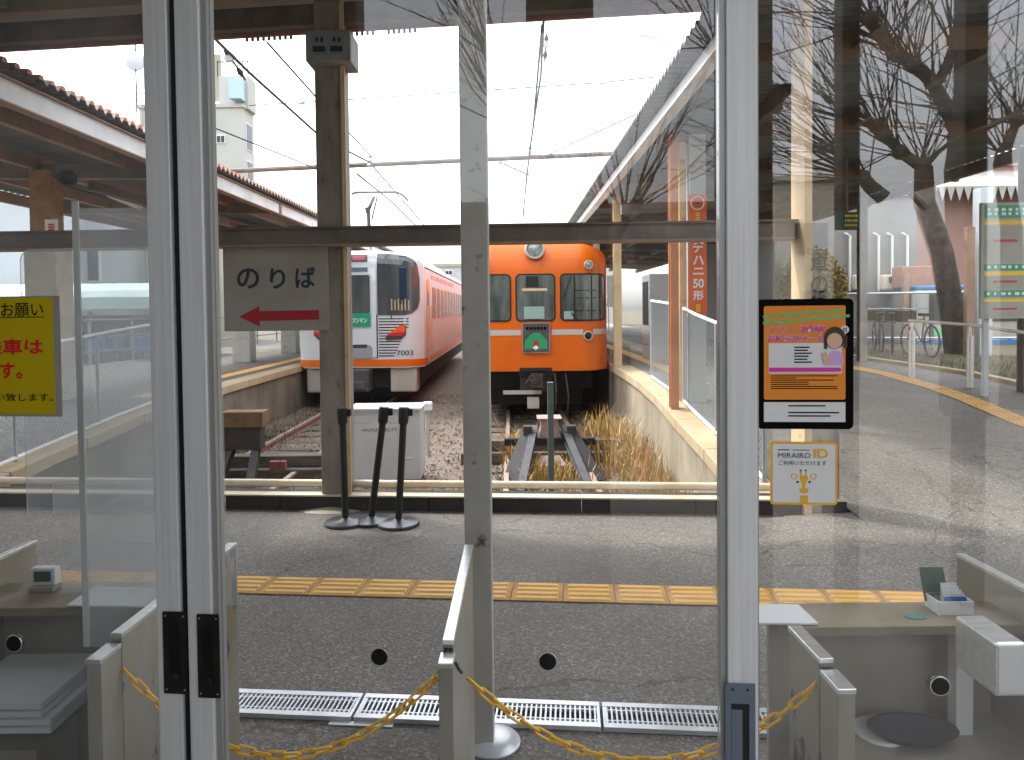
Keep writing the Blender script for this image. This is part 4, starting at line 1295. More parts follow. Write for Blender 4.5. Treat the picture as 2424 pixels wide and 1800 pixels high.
for k in range(9):
    y = 6.4 + 3.6 * k
    mb = MB(); mb.beam((-4.63, y, 3.66), (-8.9, y, 3.7), .1, .2); mb.build("rafter", M['brown'], lc)
for i, y in enumerate((10.0, 13.6, 17.2, 20.8, 24.4, 28)):
    zb = rampl(y)
    mb = MB(); mb.box(-6.78, -6.48, y - .14, y + .14, zb + 2.25, 3.68); p_ = mb.build("post", mat("ochre_rust_post", (.33, .19, .07), .7, c2=(.22, .1, .03), scale=4) if i == 0 else M['post3'], lc)
    mb = MB(); mb.box(-6.84, -6.4, y - .2, y + .2, zb, zb + 2.249); mb.build("concrete_casing", M['mortar'] if i == 0 else M['post'], p_, bevel=.01)
p = at(122, 537, 9.79)
mb = MB(); mb.box(p.x - .09, p.x + .09, 9.785, 9.795, p.z - .1, p.z + .1)
ps = single("post_plate", mb, M['paper'], "small white plate with red mark on the left canopy post", "plate")
mb = MB()
for k in range(3):
    mb.box(p.x - .04, p.x + .04, 9.78, 9.784, p.z - .055 + .035 * k, p.z - .03 + .035 * k)
mb.build("red_mark", M['arrow'], ps)
# fluorescent light and loudspeaker under the left canopy
p0, p1 = at(255, 455, 10.6), at(332, 488, 13.0)
fl_ = thing("fluorescent_light", "fluorescent tube fitting hung under the left canopy", "light", p0)
mb = MB(); mb.beam(p0, p1, .1, .06); mb.build("housing", M['white'], fl_)
mb = MB(); mb.tube([p0 + Vector((0, 0, -.06)), p1 + Vector((0, 0, -.06))], .02, 8); mb.build("tube", M['paper'], fl_)
p = at(163, 418, 9.4); mb = MB()
mb.lathe([(.05, 0), (.09, .08), (.12, .2), (.1, .2), (.04, .1)], p, 14, (.5, -1, -.3)); single("loudspeaker", mb, M['dark2'], "dark horn loudspeaker at the head of the left canopy post", "loudspeaker", smooth=True)
p = at(215, 440, 9.6); mb = MB(); mb.beam(p, p + Vector((.32, .9, -.1)), .12, .12); single("conduit_box", mb, M['dark2'], "dark box under the left canopy beside the tube light", "box")
# right canopy
rc = thing("platform_canopy", "right platform canopy with grey corrugated roof and bright edge beam", "canopy", (2.0, 8.6, ramp(8.6)), "platform canopies")
prof = [(1.57, 4.03), (4.4, 4.2), (7.6, 4.02)]
corr_sheet(prof, 4.6, 42, .16, .03).build("corrugated_sheet", mat("grey_roof_sheet", (.26, .24, .22), .8, c2=(.32, .2, .15), scale=1.5), rc, smooth=True)
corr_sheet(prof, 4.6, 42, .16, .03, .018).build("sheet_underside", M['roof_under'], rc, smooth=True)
for k in range(9):
    ya, yb_ = 5.6 + 4.2 * k, 5.6 + 4.2 * (k + 1) - .01
    mb = MB(); mb.box(1.76, 1.775, ya, yb_, 3.79, 3.97); mb.build("edge_beam", M['white'], rc)
    mb = MB(); mb.box(1.7, 1.84, ya, yb_, 3.775, 3.7895); mb.build("edge_flange", M['white'], rc)
for x, z in ((3.0, 4.0), (4.4, 4.08), (5.9, 4.0), (7.5, 3.9)):
    mb = MB(); mb.box(x - .05, x + .05, 4.6, 42, z - .14, z + .04); mb.build("purlin", M['brown'], rc)
ochre = mat("ochre_rafter", (.2, .13, .08), .75, c2=(.13, .09, .06), scale=3)
for k in range(11):
    y = 6.1 + 2.9 * k
    mb = MB(); mb.beam((1.85, y, 3.82), (4.4, y, 3.98), .09, .16); mb.beam((4.401, y, 3.98), (7.6, y, 3.82), .09, .16); mb.build("rafter", ochre, rc)
for i, (x, y, m_, w) in enumerate(((2.0, 8.62, 'orange_post', .1), (2.2, 9.0, 'post3', .09), (2.0, 13.2, 'post3', .14), (2.15, 17.6, 'post', .14), (2.1, 22, 'post', .16), (2.1, 26.4, 'post', .16), (2.1, 31, 'post', .16),
                                  (6.88, 9.3, 'post2', .16), (6.88, 13.7, 'post2', .14), (6.88, 18.1, 'post', .16), (6.88, 22.5, 'post', .16), (6.88, 27, 'post', .16))):
    mb = MB(); zt = 3.76
    mb.ibeam((x, y, ramp(y) - .05), (x, y, zt), w, w * 1.1, .014, (0, 1, 0)); mb.build("post", M[m_], rc)
# banner on the cream post
Yn = 8.88
bx0, bx1 = at(1631, 600, Yn).x, at(1673, 600, Yn).x
zt, zb = at(1650, 461, Yn).z, at(1650, 745, Yn).z
pb = thing("banner_post", "pale post carrying the orange banner", "post", ((bx0 + bx1) / 2, Yn + .1, ramp(Yn)))
mb = MB(); mb.box(bx0 + .02, bx1 - .0, Yn + .03, Yn + .2, ramp(Yn) - .05, 3.85); mb.build("shaft", M['bldw'], pb)
bn = thing("banner", "orange vertical banner with white characters and a round emblem", "banner", ((bx0 + bx1) / 2, Yn, zb))
bd = Board((bx0, Yn, zb), (1, 0, 0), (0, 0, 1)); W, H = bx1 - bx0, zt - zb
mb = MB(); n = 14
for i in range(n):
    za_, zc_ = H * i / n, H * (i + 1) / n
    f = lambda q_: .012 * math.sin(q_ * 5)
    mb.add([bd.p(0, za_) + Vector((0, f(za_), 0)), bd.p(W, za_) + Vector((0, -f(za_) * .6, 0)), bd.p(W, zc_) + Vector((0, -f(zc_) * .6, 0)), bd.p(0, zc_) + Vector((0, f(zc_), 0))], [(0, 1, 2, 3)])
mb.build("cloth", M['banner'], bn)
def jy(v): return (745 - v) / 284 * H
mb = MB()
for ch, y0, y1 in (("デ", 573, 598), ("ハ", 605, 627), ("ニ", 634, 650), ("50", 660, 682), ("形", 688, 711)):
    bd.text(mb, ch, W * .2, W * .82, jy(y1), jy(y0), 18, .03)
bd.ring(mb, W * .47, jy(481), W * .34, W * .4, 18)
mb.build("white_lettering", M['palewhite'], bn)
mb = MB(); bd.ell(mb, W * .47, jy(484), W * .26, W * .1, 18, a0=0, a1=180); bd.rect(mb, W * .25, W * .69, jy(489), jy(487), 18); mb.build("emblem", M['hair'], bn)
mb = MB()
for k in range(4): bd.rect(mb, W * .36, W * .6, jy(507 + k * 5), jy(504 + k * 5), 18); bd.rect(mb, W * .36, W * .62, jy(724 + k * 5), jy(721 + k * 5), 18)
mb.build("yellow_lettering", M['yellow'], bn)
# platform things on the right: lit box sign, vending machine
p = at(1552, 705, 14.5)
vm = thing("vending_machine", "tall pale vending machine on the right platform beyond the fence", "vending machine", (p.x, 14.5, .56))
mb = MB(); mb.box(p.x - .17, p.x + .25, 14.3, 15.1, .56, 2.35); mb.build("case", M['bldw'], vm, bevel=.03)
mb = MB(); mb.box(p.x - .18, p.x - .171, 14.4, 15.0, 1.3, 2.2); mb.build("window", M['wglass'], vm)
p = at(1445, 690, 20); mb = MB(); mb.box(p.x - .1, p.x + .1, 20, 20.1, p.z - .45, p.z + .45)
single("hanging_lamp_box", mb, M['paper'], "small white light box hung beside the orange train's cab", "light box")
# roof structure beam hung across under right canopy with a sign
p0, p1 = at(1470, 497, 11.5), at(1600, 486, 11.5)
mb = MB(); mb.beam(p0, p1 + Vector((1.4, 0, .05)), .12, .16); single("canopy_girder", mb, M['brown'], "dark girder under the right canopy behind the orange post", "girder")
# LED sign right
p = at(2008, 523, 10.5)
ls = thing("departure_board", "dark hanging board with amber marks at the right", "sign", p)
mb = MB(); mb.box(p.x - .16, p.x + .16, 10.5, 10.6, p.z - .13, p.z + .13); mb.build("case", M['dgreen'], ls)
mb = MB()
r2 = random.Random(3)
for k in range(3):
    for j in range(6): mb.box(p.x - .05 + .033 * j, p.x - .05 + .033 * j + r2.uniform(.012, .028), 10.494, 10.499, p.z - .085 + .07 * k, p.z - .05 + .07 * k)
mb.build("amber_mark", M['yellow'], ls)
mb = MB(); mb.tube([(p.x, 10.55, p.z + .13), (p.x, 10.55, 4.0)], .02, 6); mb.build("hanger", M['brown'], ls)
# ================================================================== FENCES
def fence(label, pts, h, nposts, m=None, sp=.07, group="mesh fences on the platform ramps"):
    """pts: base points along the run"""
    pts = [Vector(p) for p in pts]
    root = thing("mesh_fence", label, "fence", pts[0], group)
    cum = [0]
    for a, b in zip(pts, pts[1:]): cum.append(cum[-1] + (b - a).length)
    L = cum[-1]
    def q(d, up=0.0):
        d = min(max(d, 0), L)
        for i in range(len(pts) - 1):
            if d <= cum[i + 1] + 1e-9:
                u = (d - cum[i]) / (cum[i + 1] - cum[i])
                return pts[i].lerp(pts[i + 1], u) + Vector((0, 0, up))
    for up in (0.03, h):
        mb = MB(); mb.tube([q(d, up) for d in cum], .021, 8); mb.build("rail", M['white'], root, smooth=True)
    for i in range(nposts):
        d = L * i / (nposts - 1)
        mb = MB(); mb.tube([q(d), q(d, h)], .02, 8); mb.build("post", M['galv'], root, smooth=True)
    mb = MB(); n = int((L + h) / sp)
    for sgn in (1, -1):
        for i in range(n):
            d0 = i * sp - h
            a_, b_ = d0, d0 + h
            u0, u1 = 0.03, h
            if a_ < 0: u0 = 0.03 - a_ * (h - .03) / h; a_ = 0
            if b_ > L: u1 = h - (b_ - L) * (h - .03) / h; b_ = L
            if b_ <= a_: continue
            if sgn == 1: mb.tube([q(a_, u0), q(b_, u1)], .003, 3, caps=False)
            else: mb.tube([q(L - a_, u0), q(L - b_, u1)], .003, 3, caps=False)
    stuff(mb.build("wire_mesh", M['galv'], root, normals=False))
    return root
fence("white-railed mesh fence on the right ramp, far panel before the orange post", [(2.15, y, ramp(y) + .01) for y in (10.75, 9.6, 9.02)], 1.2, 2)
fence("white-railed mesh fence on the right ramp, near panel by the door stile", [(2.17, y, ramp(y) + .01) for y in (8.8, 8.2, 7.4, 6.6, 6.0)], 1.2, 3)
fence("grey mesh fence along the left ramp behind the yellow notice", [(-4.95, y, rampl(y) + .01) for y in (9.7, 8.6, 7.4, 6.4, 5.5)], 1.09, 4)
# ================================================================== TRACKS
def track(name, xc, y0, y1):
    root = bpy.data.objects.new(name, None); COL.objects.link(root); root.location = (xc, y0, -.56); root["kind"] = "structure"; LOC[root] = Vector(root.location)
    for s_ in (-1, 1):
        x = xc + s_ * .535
        mb = MB(); mb.box(x - .055, x + .055, y0, y1, -.555, -.54); mb.box(x - .012, x + .012, y0, y1, -.5395, -.465)
        r_ = mb.build("rail", M['rail'], root)
        mb = MB(); mb.box(x - .032, x + .032, y0, y1, -.4645, -.425); mb.build("rail_head", M['railtop'], r_, bevel=.006)
    src = None
    rr = random.Random(int(abs(xc) * 100))
    for k in range(16):
        y = y0 + .35 + .62 * k
        mb = MB(); mb.box(-1.05, 1.05, -.1, .1, -.07, .0)
        if src is None:
            src = mb.build("sleeper", M['timber'], root); o = src
        else:
            o = src.copy(); COL.objects.link(o); o.parent = root
        src.data.transform(Matrix.Translation(LOC[root])) if o is src else None
        o.location = (rr.uniform(-.03, .03), y - y0, .022); o.rotation_euler = (0, 0, rr.uniform(-.015, .015))
    return root
track("railway_track", -3.38, 7.6, 60)
track("railway_track", .447, 6.6, 60)
# sleepers stacked as end stops
for lbl, px0, px1, Y, x0_, x1_ in (("stacked old timbers behind the left kerb post", 0, 0, 9.0, -4.6, -2.1), ("stacked old timbers behind the right buffer stop", 0, 0, 9.9, -.75, 1.75)):
    r_ = thing("timber_stack", lbl, "timbers", ((x0_ + x1_) / 2, Y, -.56), "timbers laid across the track ends")
    mb = MB(); mb.box(x0_, x1_, Y, Y + .22, -.56, -.4); mb.build("timber", M['timber'], r_, bevel=.01)
    mb = MB(); mb.box(x0_ + .06, x1_ - .1, Y + .14, Y + .36, -.395, -.25); mb.build("timber", M['timber'], r_, bevel=.01)
# right buffer stop
def leg(root, p0, p1, w, h, m): 
    mb = MB(); mb.ibeam(p0, p1, w, h, .02); mb.build("leg", m, root)
xb = .5
bf = thing("buffer_stop", "steel buffer stop with grey sloping legs in front of the orange train", "buffer stop", (xb, 9.4, -.56), "buffer stops at the track ends")
for s_ in (-1, 1):
    leg(bf, (xb + s_ * .2, 9.7, -.02), (xb + s_ * .42, 8.3, -.57), .1, .12, M['steel_grey'])
    mb = MB(); mb.beam((xb + s_ * .28, 9.56, -.1), (xb + s_ * .54, 8.7, -.57), .2, .16); mb.build("prop", M['dark'], bf)
    mb = MB(); mb.box(xb + s_ * .3 - .06, xb + s_ * .3 + .06, 9.46, 9.6, -.145, .05); mb.build("bracket", M['dark2'], bf)
mb = MB(); mb.beam((xb - .62, 9.5, -.16), (xb + .62, 9.5, -.16), .12, .09); mb.build("cross_bar", M['dark'], bf)
mb = MB(); mb.prism([(xb - .15, 9.5, -.12), (xb + .15, 9.5, -.12), (xb + .12, 9.5, .0), (xb + .12, 9.5, .14), (xb - .12, 9.5, .14), (xb - .12, 9.5, .0)], (0, .3, 0))
mb.box(xb - .17, xb + .17, 9.46, 9.8, .141, .16); mb.build("head_block", M['bufhead'], bf, bevel=.006)
mb = MB(); mb.prism([(xb - .13, 9.35, -.33), (xb + .13, 9.35, -.33), (xb + .2, 9.2, -.42), (xb - .2, 9.2, -.42)], (0, .03, .0)); mb.box(xb - .22, xb + .22, 9.1, 9.2, -.5, -.41); mb.build("tie_plate", M['bufhead'], bf)
# left buffer stop
xb2, Y2 = -3.46, 8.7
b2 = thing("buffer_stop", "old wooden-headed buffer stop on the left track beside the left kerb post", "buffer stop", (xb2, Y2, -.56), "buffer stops at the track ends")
mb = MB(); mb.box(xb2 - .2, xb2 + .32, Y2, Y2 + .25, .2, .4); mb.build("head_beam", mat("brown_timber", (.2, .12, .05), .8, c2=(.12, .07, .03), scale=4), b2, bevel=.01)
mb = MB(); mb.box(xb2 - .2, xb2 + .28, Y2 + .02, Y2 + .2, -.08, .195); mb.build("lower_beam", M['dark2'], b2)
for s_ in (-.12, .2):
    leg(b2, (xb2 + s_, Y2 + .1, -.08), (xb2 + s_ * 1.3, Y2 - .35, -.56), .1, .1, M['dark2'])
mb = MB(); q = at(652, 1102, 8.55)
mb.box(q.x - .06, q.x + .06, 8.5, 8.58, q.z - .055, q.z + .055); mb.box(q.x + .075, q.x + .135, 8.5, 8.58, q.z - .055, q.z + .055)
single("red_marker", mb, mat("faded_red", (.2, .05, .04), .7), "red marker plate fixed before the left track timbers", "marker")
# cabinet
p = at(912, 1130, 8.9)
cbn = thing("relay_cabinet", "light grey trackside cabinet behind the belt posts", "cabinet", (p.x, 8.9, -.56))
w = .455
zt = at(912, 966, 8.9).z
mb = MB(); mb.box(p.x - w, p.x + w, 8.9, 9.35, -.52, zt - .03); mb.build("case", M['cab'], cbn, bevel=.006)
mb = MB(); mb.box(p.x - w - .02, p.x + w + .02, 8.87, 9.38, zt - .029, zt); mb.build("lid", M['white'], cbn, bevel=.006)
mb = MB(); mb.box(p.x - w + .03, p.x + w - .03, 8.92, 9.33, -.6, -.521); mb.build("plinth", M['kerb'], cbn)
bd = Board((p.x - w, 8.897, 0), (1, 0, 0), (0, 0, 1))
mb = MB(); zl = at(912, 1018, 8.9).z; bd.text(mb, "HOTZ  RELTT", .17, .62, zl - .018, zl + .02, 1); mb.build("lettering", M['steel_grey'], cbn)
mb = MB()
for k in range(3): mb.box(p.x - .38, p.x - .2, 8.893, 8.8995, zt - .12 - .03 * k, zt - .11 - .03 * k); mb.box(p.x + .05, p.x + .2, 8.893, 8.8995, zt - .12 - .03 * k, zt - .11 - .03 * k)
mb.build("louvre", M['white'], cbn)
mb = MB(); mb.box(p.x + .24, p.x + .36, 8.892, 8.8995, -.25, -.24); mb.build("hinge", M['white'], cbn)
# small stub post
p = at(1012, 1005, 10.6)
sb2 = thing("stub_marker", "small white-capped stub post on the gravel right of the cabinet", "marker", (p.x, 10.6, -.56))
mb = MB(); mb.tube([(p.x, 10.6, -.56), (p.x, 10.6, .12)], .035, 10); mb.build("pipe", M['post'], sb2, smooth=True)
mb = MB(); mb.box(p.x - .075, p.x + .075, 10.53, 10.67, .121, .25); mb.build("cap", M['white'], sb2, bevel=.02)
# grey upright post in front of the buffer
p = at(1305, 1160, 7.0); zt = at(1305, 905, 7.0).z
mb = MB(); mb.box(p.x - .03, p.x + .03, 6.97, 7.03, -.56, zt)
single("grey_stake", mb, mat("grey_green_steel", (.14, .19, .19), .5, .2, c2=(.1, .14, .14), scale=10), "thin grey-green upright post in front of the buffer stop", "post", bevel=.004)
# ================================================================== DRY GRASS
def tuft(name, m, n, spots, seed, hmax, w=.006):
    mb = MB(); r3 = random.Random(seed)
    for i in range(n):
        cx, cy, rx, ry, hs = r3.choice(spots)
        x, y = r3.gauss(cx, rx), r3.gauss(cy, ry)
        x = min(max(x, -4.7), 1.92)
        h = hmax * hs * r3.uniform(.35, 1.0)
        if y < kp(x).y + .3: continue
        ang = r3.uniform(0, 6.28); lean = r3.uniform(.1, .75) * h
        b = Vector((x, y, -.56)); d = Vector((math.cos(ang), math.sin(ang), 0))
        mid = b + d * lean * .35 + Vector((0, 0, h * .6)); tip = b + d * lean + Vector((0, 0, h * r3.uniform(.75, 1)))
        sd = Vector((-d.y, d.x, 0)) * w * r3.uniform(.6, 1.3)
        if abs(sd.x) < w * .4: sd = Vector((w * .7, 0, 0))
        mb.add([b - sd, b + sd, mid + sd * .8, mid - sd * .8, tip], [(0, 1, 2, 3), (3, 2, 4)])
    return stuff(mb.build(name, m, normals=False))
tuft("dry_grass", M['straw'], 3000, [(1.45, 10.4, .22, .5, 1.15), (1.6, 9.4, .16, .5, .9), (1.6, 8.4, .18, .6, .6), (1.3, 7.6, .3, .5, .45), (.5, 8.9, .16, .3, .55), (.05, 10.0, .1, .4, .7), (1.55, 7.2, .2, .5, .5)], 11, .72)
tuft("green_weeds", M['weed'], 1500, [(-4.4, 9.8, .25, 1.0, .8), (-4.3, 11.5, .3, 1.0, 1), (.0, 8.2, .3, .5, .5), (1.1, 10.3, .2, .4, 1.2), (-2.4, 9.6, .5, .6, .5)], 12, .34)
mb = MB(); r3 = random.Random(6)
for (x, y) in [(.1, 9.6), (.15, 9.5), (1.15, 9.2), (1.2, 9.0), (1.3, 8.0), (1.45, 8.1), (1.0, 9.9), (1.35, 7.7), (.05, 9.8), (1.6, 8.4)]:
    b = Vector((x, y, -.56)); d = Vector((r3.uniform(-.5, .5), r3.uniform(-.2, .2), r3.uniform(.5, .95)))
    mb.tube([b, b + d * .6 + Vector((0, 0, .03)), b + d], [.008, .006, .003], 4)
stuff(mb.build("dead_stalks", M['orange_post']))
# ================================================================== TRAINS
class Car:
    def __init__(s, xc, Yf, Yb, half, z0, ztop, zsh, p, plan, pstart, ztb, tback):
        s.__dict__.update(locals())
    def w(s, z):
        if z <= s.zsh: return s.half
        q = min(.9995, (z - s.zsh) / (s.ztop - s.zsh))
        return s.half * (1 - q ** s.p) ** (1 / s.p)
    def y(s, x, z):
        a = max(0, (abs(x) / s.half - s.pstart) / (1 - s.pstart))
        y = s.Yf + s.plan * a ** 2.2
        if z > s.ztb: y += s.tback * ((z - s.ztb) / (s.ztop - s.ztb)) ** 2
        return y
    def body(s, name, m, parent, zlist=None):
        zs = zlist or ([s.z0 + (s.zsh - s.z0) * i / 10 for i in range(11)] + [s.zsh + (s.ztop - s.zsh) * math.sin(rad(90 * i / 10)) for i in range(1, 11)])
        na = 28
        A = [math.sin(rad(-90 + 180 * j / na)) * .35 + (-1 + 2 * j / na) * .65 for j in range(na + 1)]
        mb = MB(); vs, fs = [], []
        for z in zs:
            for a in A:
                x = a * s.w(z); vs.append((s.xc + x, s.y(x, z), z))
        n = na + 1
        for i in range(len(zs) - 1):
            for j in range(na): fs.append((i * n + j, i * n + j + 1, (i + 1) * n + j + 1, (i + 1) * n + j))
        b0 = len(vs)
        for z in zs:
            for sg_ in (-1, 1): vs.append((s.xc + sg_ * s.w(z), s.Yb, z))
        for i in range(len(zs) - 1):
            fs.append((i * n, (i + 1) * n, b0 + (i + 1) * 2, b0 + i * 2))
            fs.append(((i + 1) * n - 1, b0 + i * 2 + 1, b0 + (i + 1) * 2 + 1, (i + 2) * n - 1))
            fs.append((b0 + i * 2, b0 + i * 2 + 1, b0 + i * 2 + 3, b0 + i * 2 + 2))
        mb.add(vs, fs)
        return mb.build(name, m, parent, smooth=True)
    def loc(s, px, py):                         # (x, z) on the front from a pixel
        Y = s.Yf
        for _ in range(4):
            p = at(px, py, Y); Y = s.y(p.x - s.xc, p.z)
        return p.x - s.xc, p.z
    def panel(s, mb, x0, x1, z0, z1, off, r=0.0, n=20):
        """rounded rectangle wrapped on the front, proud by off"""
        xs_ = sorted(set([x0 + (x1 - x0) * i / n for i in range(n + 1)] + [x0 + r * k for k in (.08, .3, .6, 1) if r] + [x1 - r * k for k in (.08, .3, .6, 1) if r]))
        vs, fs = [], []
        m_ = 5
        for x in xs_:
            e = min(x - x0, x1 - x)
            c = r - math.sqrt(max(0, r * r - (r - e) ** 2)) if r and e < r else 0
            for i in range(m_):
                z = z0 + c + (z1 - z0 - 2 * c) * i / (m_ - 1)
                vs.append((s.xc + x * (1 + off / s.half * .5), s.y(x, z) - off, z))
        for i in range(len(xs_) - 1):
            for j in range(m_ - 1):
                a = i * m_ + j; fs.append((a, a + m_, a + m_ + 1, a + 1))
        o = len(vs)
        rim = [i * m_ for i in range(len(xs_))] + [i * m_ + m_ - 1 for i in reversed(range(len(xs_)))]
        vs += [(vs[i][0], vs[i][1] + off + .01, vs[i][2]) for i in rim]
        for k in range(len(rim)):
            k2 = (k + 1) % len(rim); fs.append((rim[k], rim[k2], o + k2, o + k))
        mb.add(vs, fs)
    def poly(s, mb, pts, off):
        c = [(s.xc + x, s.y(x, z) - off, z) for x, z in pts]
        mb.prism(c, (0, off + .02, 0))
    def plane(s, off=.02):
        return Board((s.xc, s.Yf - off, 0), (1, 0, 0), (0, 0, 1))
# ---------------------------------------------------------------- orange train
T = Car(.442, 12.95, 29.5, 1.372, .496, 2.93, 2.56, 2.5, .42, .62, 2.35, .28)
ot = thing("railcar", "orange railcar with a white waist stripe and a green headboard, on the right track", "train", (T.xc, T.Yf, -.425), "trains standing at the platforms")
T.body("body", M['o_paint'], ot)
X = lambda px, py=700: T.loc(px, py)[0]
Z = lambda py, px=1268: T.loc(px, py)[1]
def win(root, car, x0, x1, z0, z1, r, glass, rim, nm="window"):
    mb = MB(); car.panel(mb, x0 - .028, x1 + .028, z0 - .028, z1 + .028, .012, r + .02); f = mb.build(nm, rim, root)
    mb = MB(); car.panel(mb, x0, x1, z0, z1, .018, r); mb.build("pane", glass, f, smooth=False)
    return f
zw0, zw1 = Z(758), Z(652)
xm = X(1311); win(ot, T, X(1224), xm, zw0, zw1, .07, M['win_o'], M['black'])
xr_ = X(1329); win(ot, T, xr_, 1.3, zw0, zw1, .07, M['win_o'], M['black'])
win(ot, T, -1.3, -xr_ - .0 + 2 * (X(1268)), zw0, zw1, .07, M['win_o'], M['black'])
# frames seen in the cab windows
mb = MB()
for x, w_ in ((X(1357), .03), (X(1398), .02), (X(1418), .015)):
    T.panel(mb, x, x + w_, zw0 + .01, zw1 - .01, .022, 0, 2)
for zz_ in (Z(690), Z(708), Z(738)): T.panel(mb, X(1357), X(1420), zz_, zz_ + .018, .022, 0, 4)
T.panel(mb, X(1245), X(1275), Z(680), zw1 - .02, .022, 0, 2)
mb.build("cab_frame", M['dark'], ot)
mb = MB(); T.panel(mb, X(1236), X(1295), Z(689), Z(683), .022, 0, 3); mb.build("cab_shelf", M['post3'], ot)
mb = MB(); T.panel(mb, X(1240), X(1288), Z(755), Z(726), .0215, 0, 3); T.panel(mb, X(1334), X(1356), zw0 + .01, Z(738), .0215, 0, 3); mb.build("cab_desk", mat("pale_green_desk", (.3, .4, .36), .5), ot)
def wiper(root, car, a, b, nm="wiper"):
    (x0, z0), (x1, z1) = car.loc(*a), car.loc(*b)
    mb = MB(); mb.tube([(car.xc + x0, car.y(x0, z0) - .05, z0), (car.xc + x1, car.y(x1, z1) - .05, z1)], .011, 6); mb.build(nm, M['black'], root)
wiper(ot, T, (1332, 706), (1352, 652)); wiper(ot, T, (1366, 762), (1352, 740))
mb = MB(); zs0, zs1 = Z(794), Z(781)
for a, b in ((X(1305), X(1380, 788)), (X(1403, 788), 1.365), (-1.365, X(1233))): T.panel(mb, a, b, zs0, zs1, .006, 0, 14)
mb.build("white_stripe", mat("off_white_stripe", (.5, .475, .43), .4), ot)
# top seam ridge, headlight, marker lamps, tail lamps
def lamp(root, car, px, py, R, nm, lensm, rim, depth=.09):
    x, z = car.loc(px, py); c = Vector((car.xc + x, car.y(x, z), z))
    mb = MB(); mb.lathe([(R, -.12), (R, depth * .7), (R * .92, depth), (R * .78, depth), (R * .74, depth * .8), (.001, depth * .78)], c, 24, (0, -1, 0)); h_ = mb.build(nm, rim, root, smooth=True)
    mb = MB(); mb.lathe([(R * .75, depth * .805), (R * .5, depth * .95), (.001, depth)], c, 20, (0, -1, 0)); mb.build("lens", lensm, h_, smooth=True)
lamp(ot, T, 1265, 592, .19, "headlight", M['lens'], M['chrome'], .2)
for px in (1393, 1145): lamp(ot, T, px, 628 if px > 1200 else 629, .085, "marker_lamp", M['lens'], M['post'], .07)
for px in (1392, 1146): lamp(ot, T, px, 795, .09, "tail_lamp", M['recess'], M['mortar'], .07)
# headboard
bd = T.plane(.05)
hb0, hb1, hz0, hz1 = X(1237), X(1299), Z(834), Z(766)
mb = MB(); mb.prism([bd.p(a, b) for a, b in bd.rrect(hb0 - .012, hb1 + .012, hz0 - .012, hz1 + .012, .03)], (0, .05, 0)); hb = mb.build("headboard", M['bufhead'], ot)
mb = MB(); bd.poly(mb, bd.rrect(hb0, hb1, hz0, hz1, .025), 2); mb.build("headboard_face", M['steel_grey'], hb)
mb = MB(); bd.poly(mb, [(X(1240), Z(826)), (X(1242), Z(806)), (X(1252), Z(795)), (X(1262), Z(788)), (X(1277), Z(788)), (X(1288), Z(800)), (X(1294), Z(806)), (X(1294), Z(826))], 4); mb.build("green_picture", mat("headboard_green", (.02, .3, .1), .5), hb)
mb = MB(); cx_, cz_ = X(1267), Z(823); bd.poly(mb, [(cx_ - .06, cz_), (cx_, cz_ - .045), (cx_ + .06, cz_), (cx_, cz_ + .045)], 6)
mb.build("diamond_mark", M['palewhite'], hb)
mb = MB()
for k in range(6): bd.rect(mb, X(1244) + .066 * k, X(1244) + .066 * k + .05, Z(781), Z(774), 6)
mb.build("dark_print", M['ink'], hb)
mb = MB(); bd.poly(mb, [(X(1258), Z(822)), (X(1264), Z(806)), (X(1272), Z(805)), (X(1276), Z(822))], 5); mb.build("red_picture", M['arrow'], hb)
# mirror-like fittings, grab rails
mb = MB(); x = 1.375; mb.tube([(T.xc + x, 13.5, 1.2), (T.xc + x + .06, 13.5, 1.2), (T.xc + x + .06, 13.5, 2.2), (T.xc + x, 13.5, 2.2)], .012, 6); mb.build("grab_rail", M['chrome'], ot)
# side windows right/left
for sd_ in (-1, 1):
    for k in range(9):
        y = 14.0 + 1.55 * k
        mb = MB(); xx = T.xc + sd_ * 1.376; mb.box(min(xx, xx + sd_ * .008), max(xx, xx + sd_ * .008), y, y + .95, 1.47, 2.25); mb.build("side_window", M['win'], ot)
zz2 = [2.74, 2.8, 2.85, 2.89, 2.915, 2.928]
mb = MB(); mb.prism([(T.xc - T.w(z) - .01, 13.75, z + .012) for z in zz2] + [(T.xc + T.w(z) + .01, 13.75, z + .012) for z in reversed(zz2)], (0, 15.7, 0)); mb.build("roof_sheet", M['skirt'], ot, smooth=True)  # unseen grey sheet over the roof, added to stop orange bounce
# underframe
mb = MB(); mb.box(T.xc - 1.1, T.xc + 1.1, 13.6, 29, .1, .49); mb.box(T.xc - .33, T.xc + .33, T.Yf + .03, 13.6, .42, .56); mb.build("underframe", M['dark'], ot)
mb = MB(); mb.box(T.xc - .31, T.xc + .29, 12.93, 13.0, .497, .56); mb.build("coupler_notch", M['dark'], ot)
mb = MB()
mb.box(T.xc - .3, T.xc + .3, 13.1, 13.3, .1, .44); mb.box(T.xc - .1, T.xc + .12, 12.8, 13.3, .2, .46); mb.tube([(T.xc - .04, 12.78, .36), (T.xc - .04, 12.8, .36)], .09, 12)
mb.build("coupler", M['dark2'], ot)
mb = MB(); mb.tube([(T.xc - .09 + .05 * math.cos(a), 12.78, .38 + .05 * math.sin(a)) for a in [k * math.pi / 6 for k in range(12)]], .012, 5, closed=True); mb.tube([(T.xc - .2, 12.79, .28), (T.xc - .12, 12.79, .4)], .014, 5); mb.build("coupler_ring", M['steel_grey'], ot)
mb = MB(); mb.box(T.xc - .62, T.xc + .1, 13.0, 13.06, .06, .13); mb.build("step_bar", M['post'], ot)
